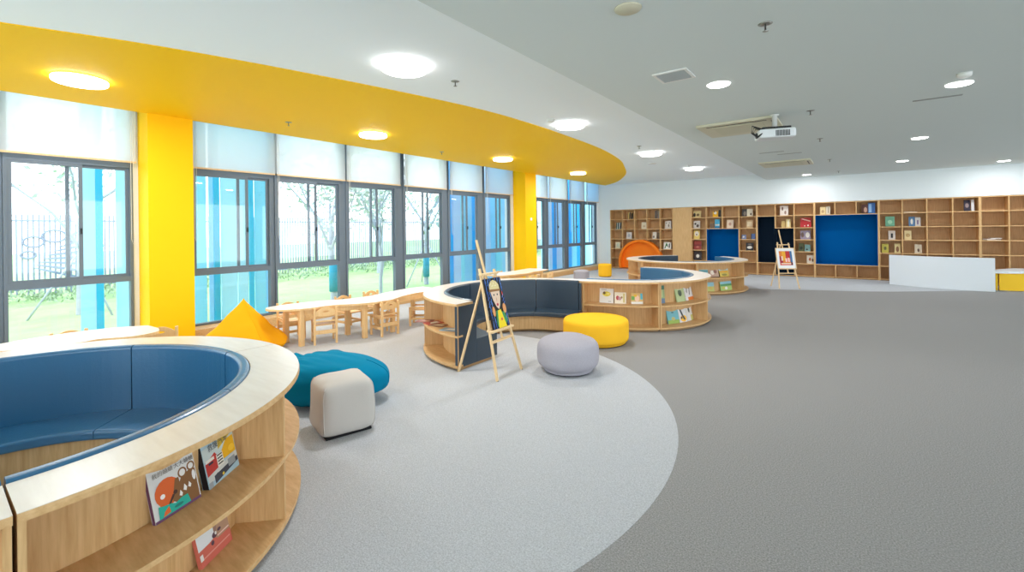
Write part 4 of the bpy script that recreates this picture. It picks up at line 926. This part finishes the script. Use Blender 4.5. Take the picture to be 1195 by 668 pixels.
def cassette(x, y, label):
    e = empty('air_conditioner', (x, y, 2.87)); tag(e, label, 'air conditioner', 'ceiling cassette air conditioners')
    pn = box1('panel', -.475, .475, -.45, .45, -.03, 0, CREAMP, e)
    box1('intake_grille', -.3, .3, -.28, .28, -.036, -.031, mat('grille_beige', (200,196,172), .6), pn)
    for a in ((-.36,.36,-.37,-.345),(.40,.42,-.3,-.02),(.40,.42,.02,.3)): box1('air_slot', *a, -.033, -.0305, DARKP, pn)
cassette(-1.22, 6.9, 'beige ceiling cassette air conditioner beside the projector'); cassette(-1.15, 11.55, 'beige ceiling cassette air conditioner near the bookcase wall')
e = empty('ceiling_vent', (-1.28, 4.17, 2.87)); tag(e, 'small square slatted ceiling vent by the first downlight', 'vent')
b = MB()
for a in ((-.15,.15,-.15,-.125),(-.15,.15,.125,.15),(-.15,-.125,-.125,.125),(.125,.15,-.125,.125)): b.box(*a, -.01, 0, PLASTIC)
b.build('vent_frame', e, weld=False); box1('backing', -.125, .125, -.125, .125, -.001, 0, DARKP, e)
for k in range(9):
    b = MB(); yv = -.115+.027*k; b.raw([(-.125,yv,-.002),(.125,yv,-.002),(.125,yv+.02,-.01),(-.125,yv+.02,-.01),(-.125,yv,-.0035),(.125,yv,-.0035),(.125,yv+.02,-.0115),(-.125,yv+.02,-.0115)],[(0,1,2,3),(7,6,5,4),(0,4,5,1),(1,5,6,2),(2,6,7,3),(3,7,4,0)], mat('vent_slat', (170,176,178), .5)); b.build('slat', e)
for x, y, w in ((-1.2,9.7,'between the two air conditioners'),(-.95,10.1,'just before the far air conditioner'),(.75,6.75,'past the first downlight of the right row')):
    o = MB().box(-.2,.2,-.025,.025,-.004,0,mat('slot_grey',(150,154,150),.6)).build('slot_vent', loc=(x,y,2.87)); tag(o, 'narrow grey slot vent in the ceiling '+w, 'vent', 'slot vents')
# projector
r = empty('projector', (-.76, 6.45, 2.87), D(20)); tag(r, 'white ceiling projector on a short mount with loose black cables', 'projector')
PJ = mat('projector_white', (214,218,220), .4)
MB().lathe([(.03,-.16),(.03,-.01),(.05,-.009),(.05,0)], PLASTIC, 20).build('mount', r)
MB().box(-.2,.2,-.14,.14,-.30,-.19,PJ).build('body', r, bevel=.02)
box1('mount_plate', -.16, .16, -.1, .1, -.19, -.16, DARKP, r, bevel=.01)
b = MB()
for k in range(12): b.box(-.02+.013*k, -.013+.013*k, -.143, -.139, -.285, -.215, DARKP)
b.build('vent_grille', r, weld=False)
MB().tube([(-.2,-.02,-.25),(-.215,-.02,-.25)], .035, DARKP, 20).build('lens', r)
b = MB(); 
for k in range(3):
    b.tube([(-.17+.02*k,-.12,-.2),(-.24-.02*k,-.15,-.19+.02*k),(-.27-.01*k,-.16,-.24),(-.22,-.15,-.28-.01*k),(-.15,-.13,-.23)], .006, DARKP, 6)
b.build('cable', r, weld=False)
# wall switch on the far column
e = empty('wall_switch', (-7.2, 10.46, 1.76)); tag(e, 'small round white control on the far yellow column', 'switch')
pl = MB().box(0,.012,-.04,.04,-.04,.04,PLASTIC).build('plate', e, bevel=.004); MB().box(.012,.018,-.015,.015,-.02,.02,PLASTIC).build('button', pl, bevel=.002)

# ------------------------------------------------------------------ light
w = bpy.data.worlds.new('sky'); sc.world = w; w.use_nodes = True
bg = w.node_tree.nodes['Background']; bg.inputs[0].default_value = (.86, .95, 1, 1); bg.inputs[1].default_value = 2.1
sc.view_settings.view_transform = 'Standard'; sc.view_settings.look = 'None'; sc.view_settings.gamma = 1; sc.view_settings.use_curve_mapping = False
sc.view_settings.exposure = 1.12
sc.cycles.use_denoising = True; sc.cycles.max_bounces = 10; sc.cycles.diffuse_bounces = 6; sc.cycles.transparent_max_bounces = 12
sc.cycles.sample_clamp_indirect = 8
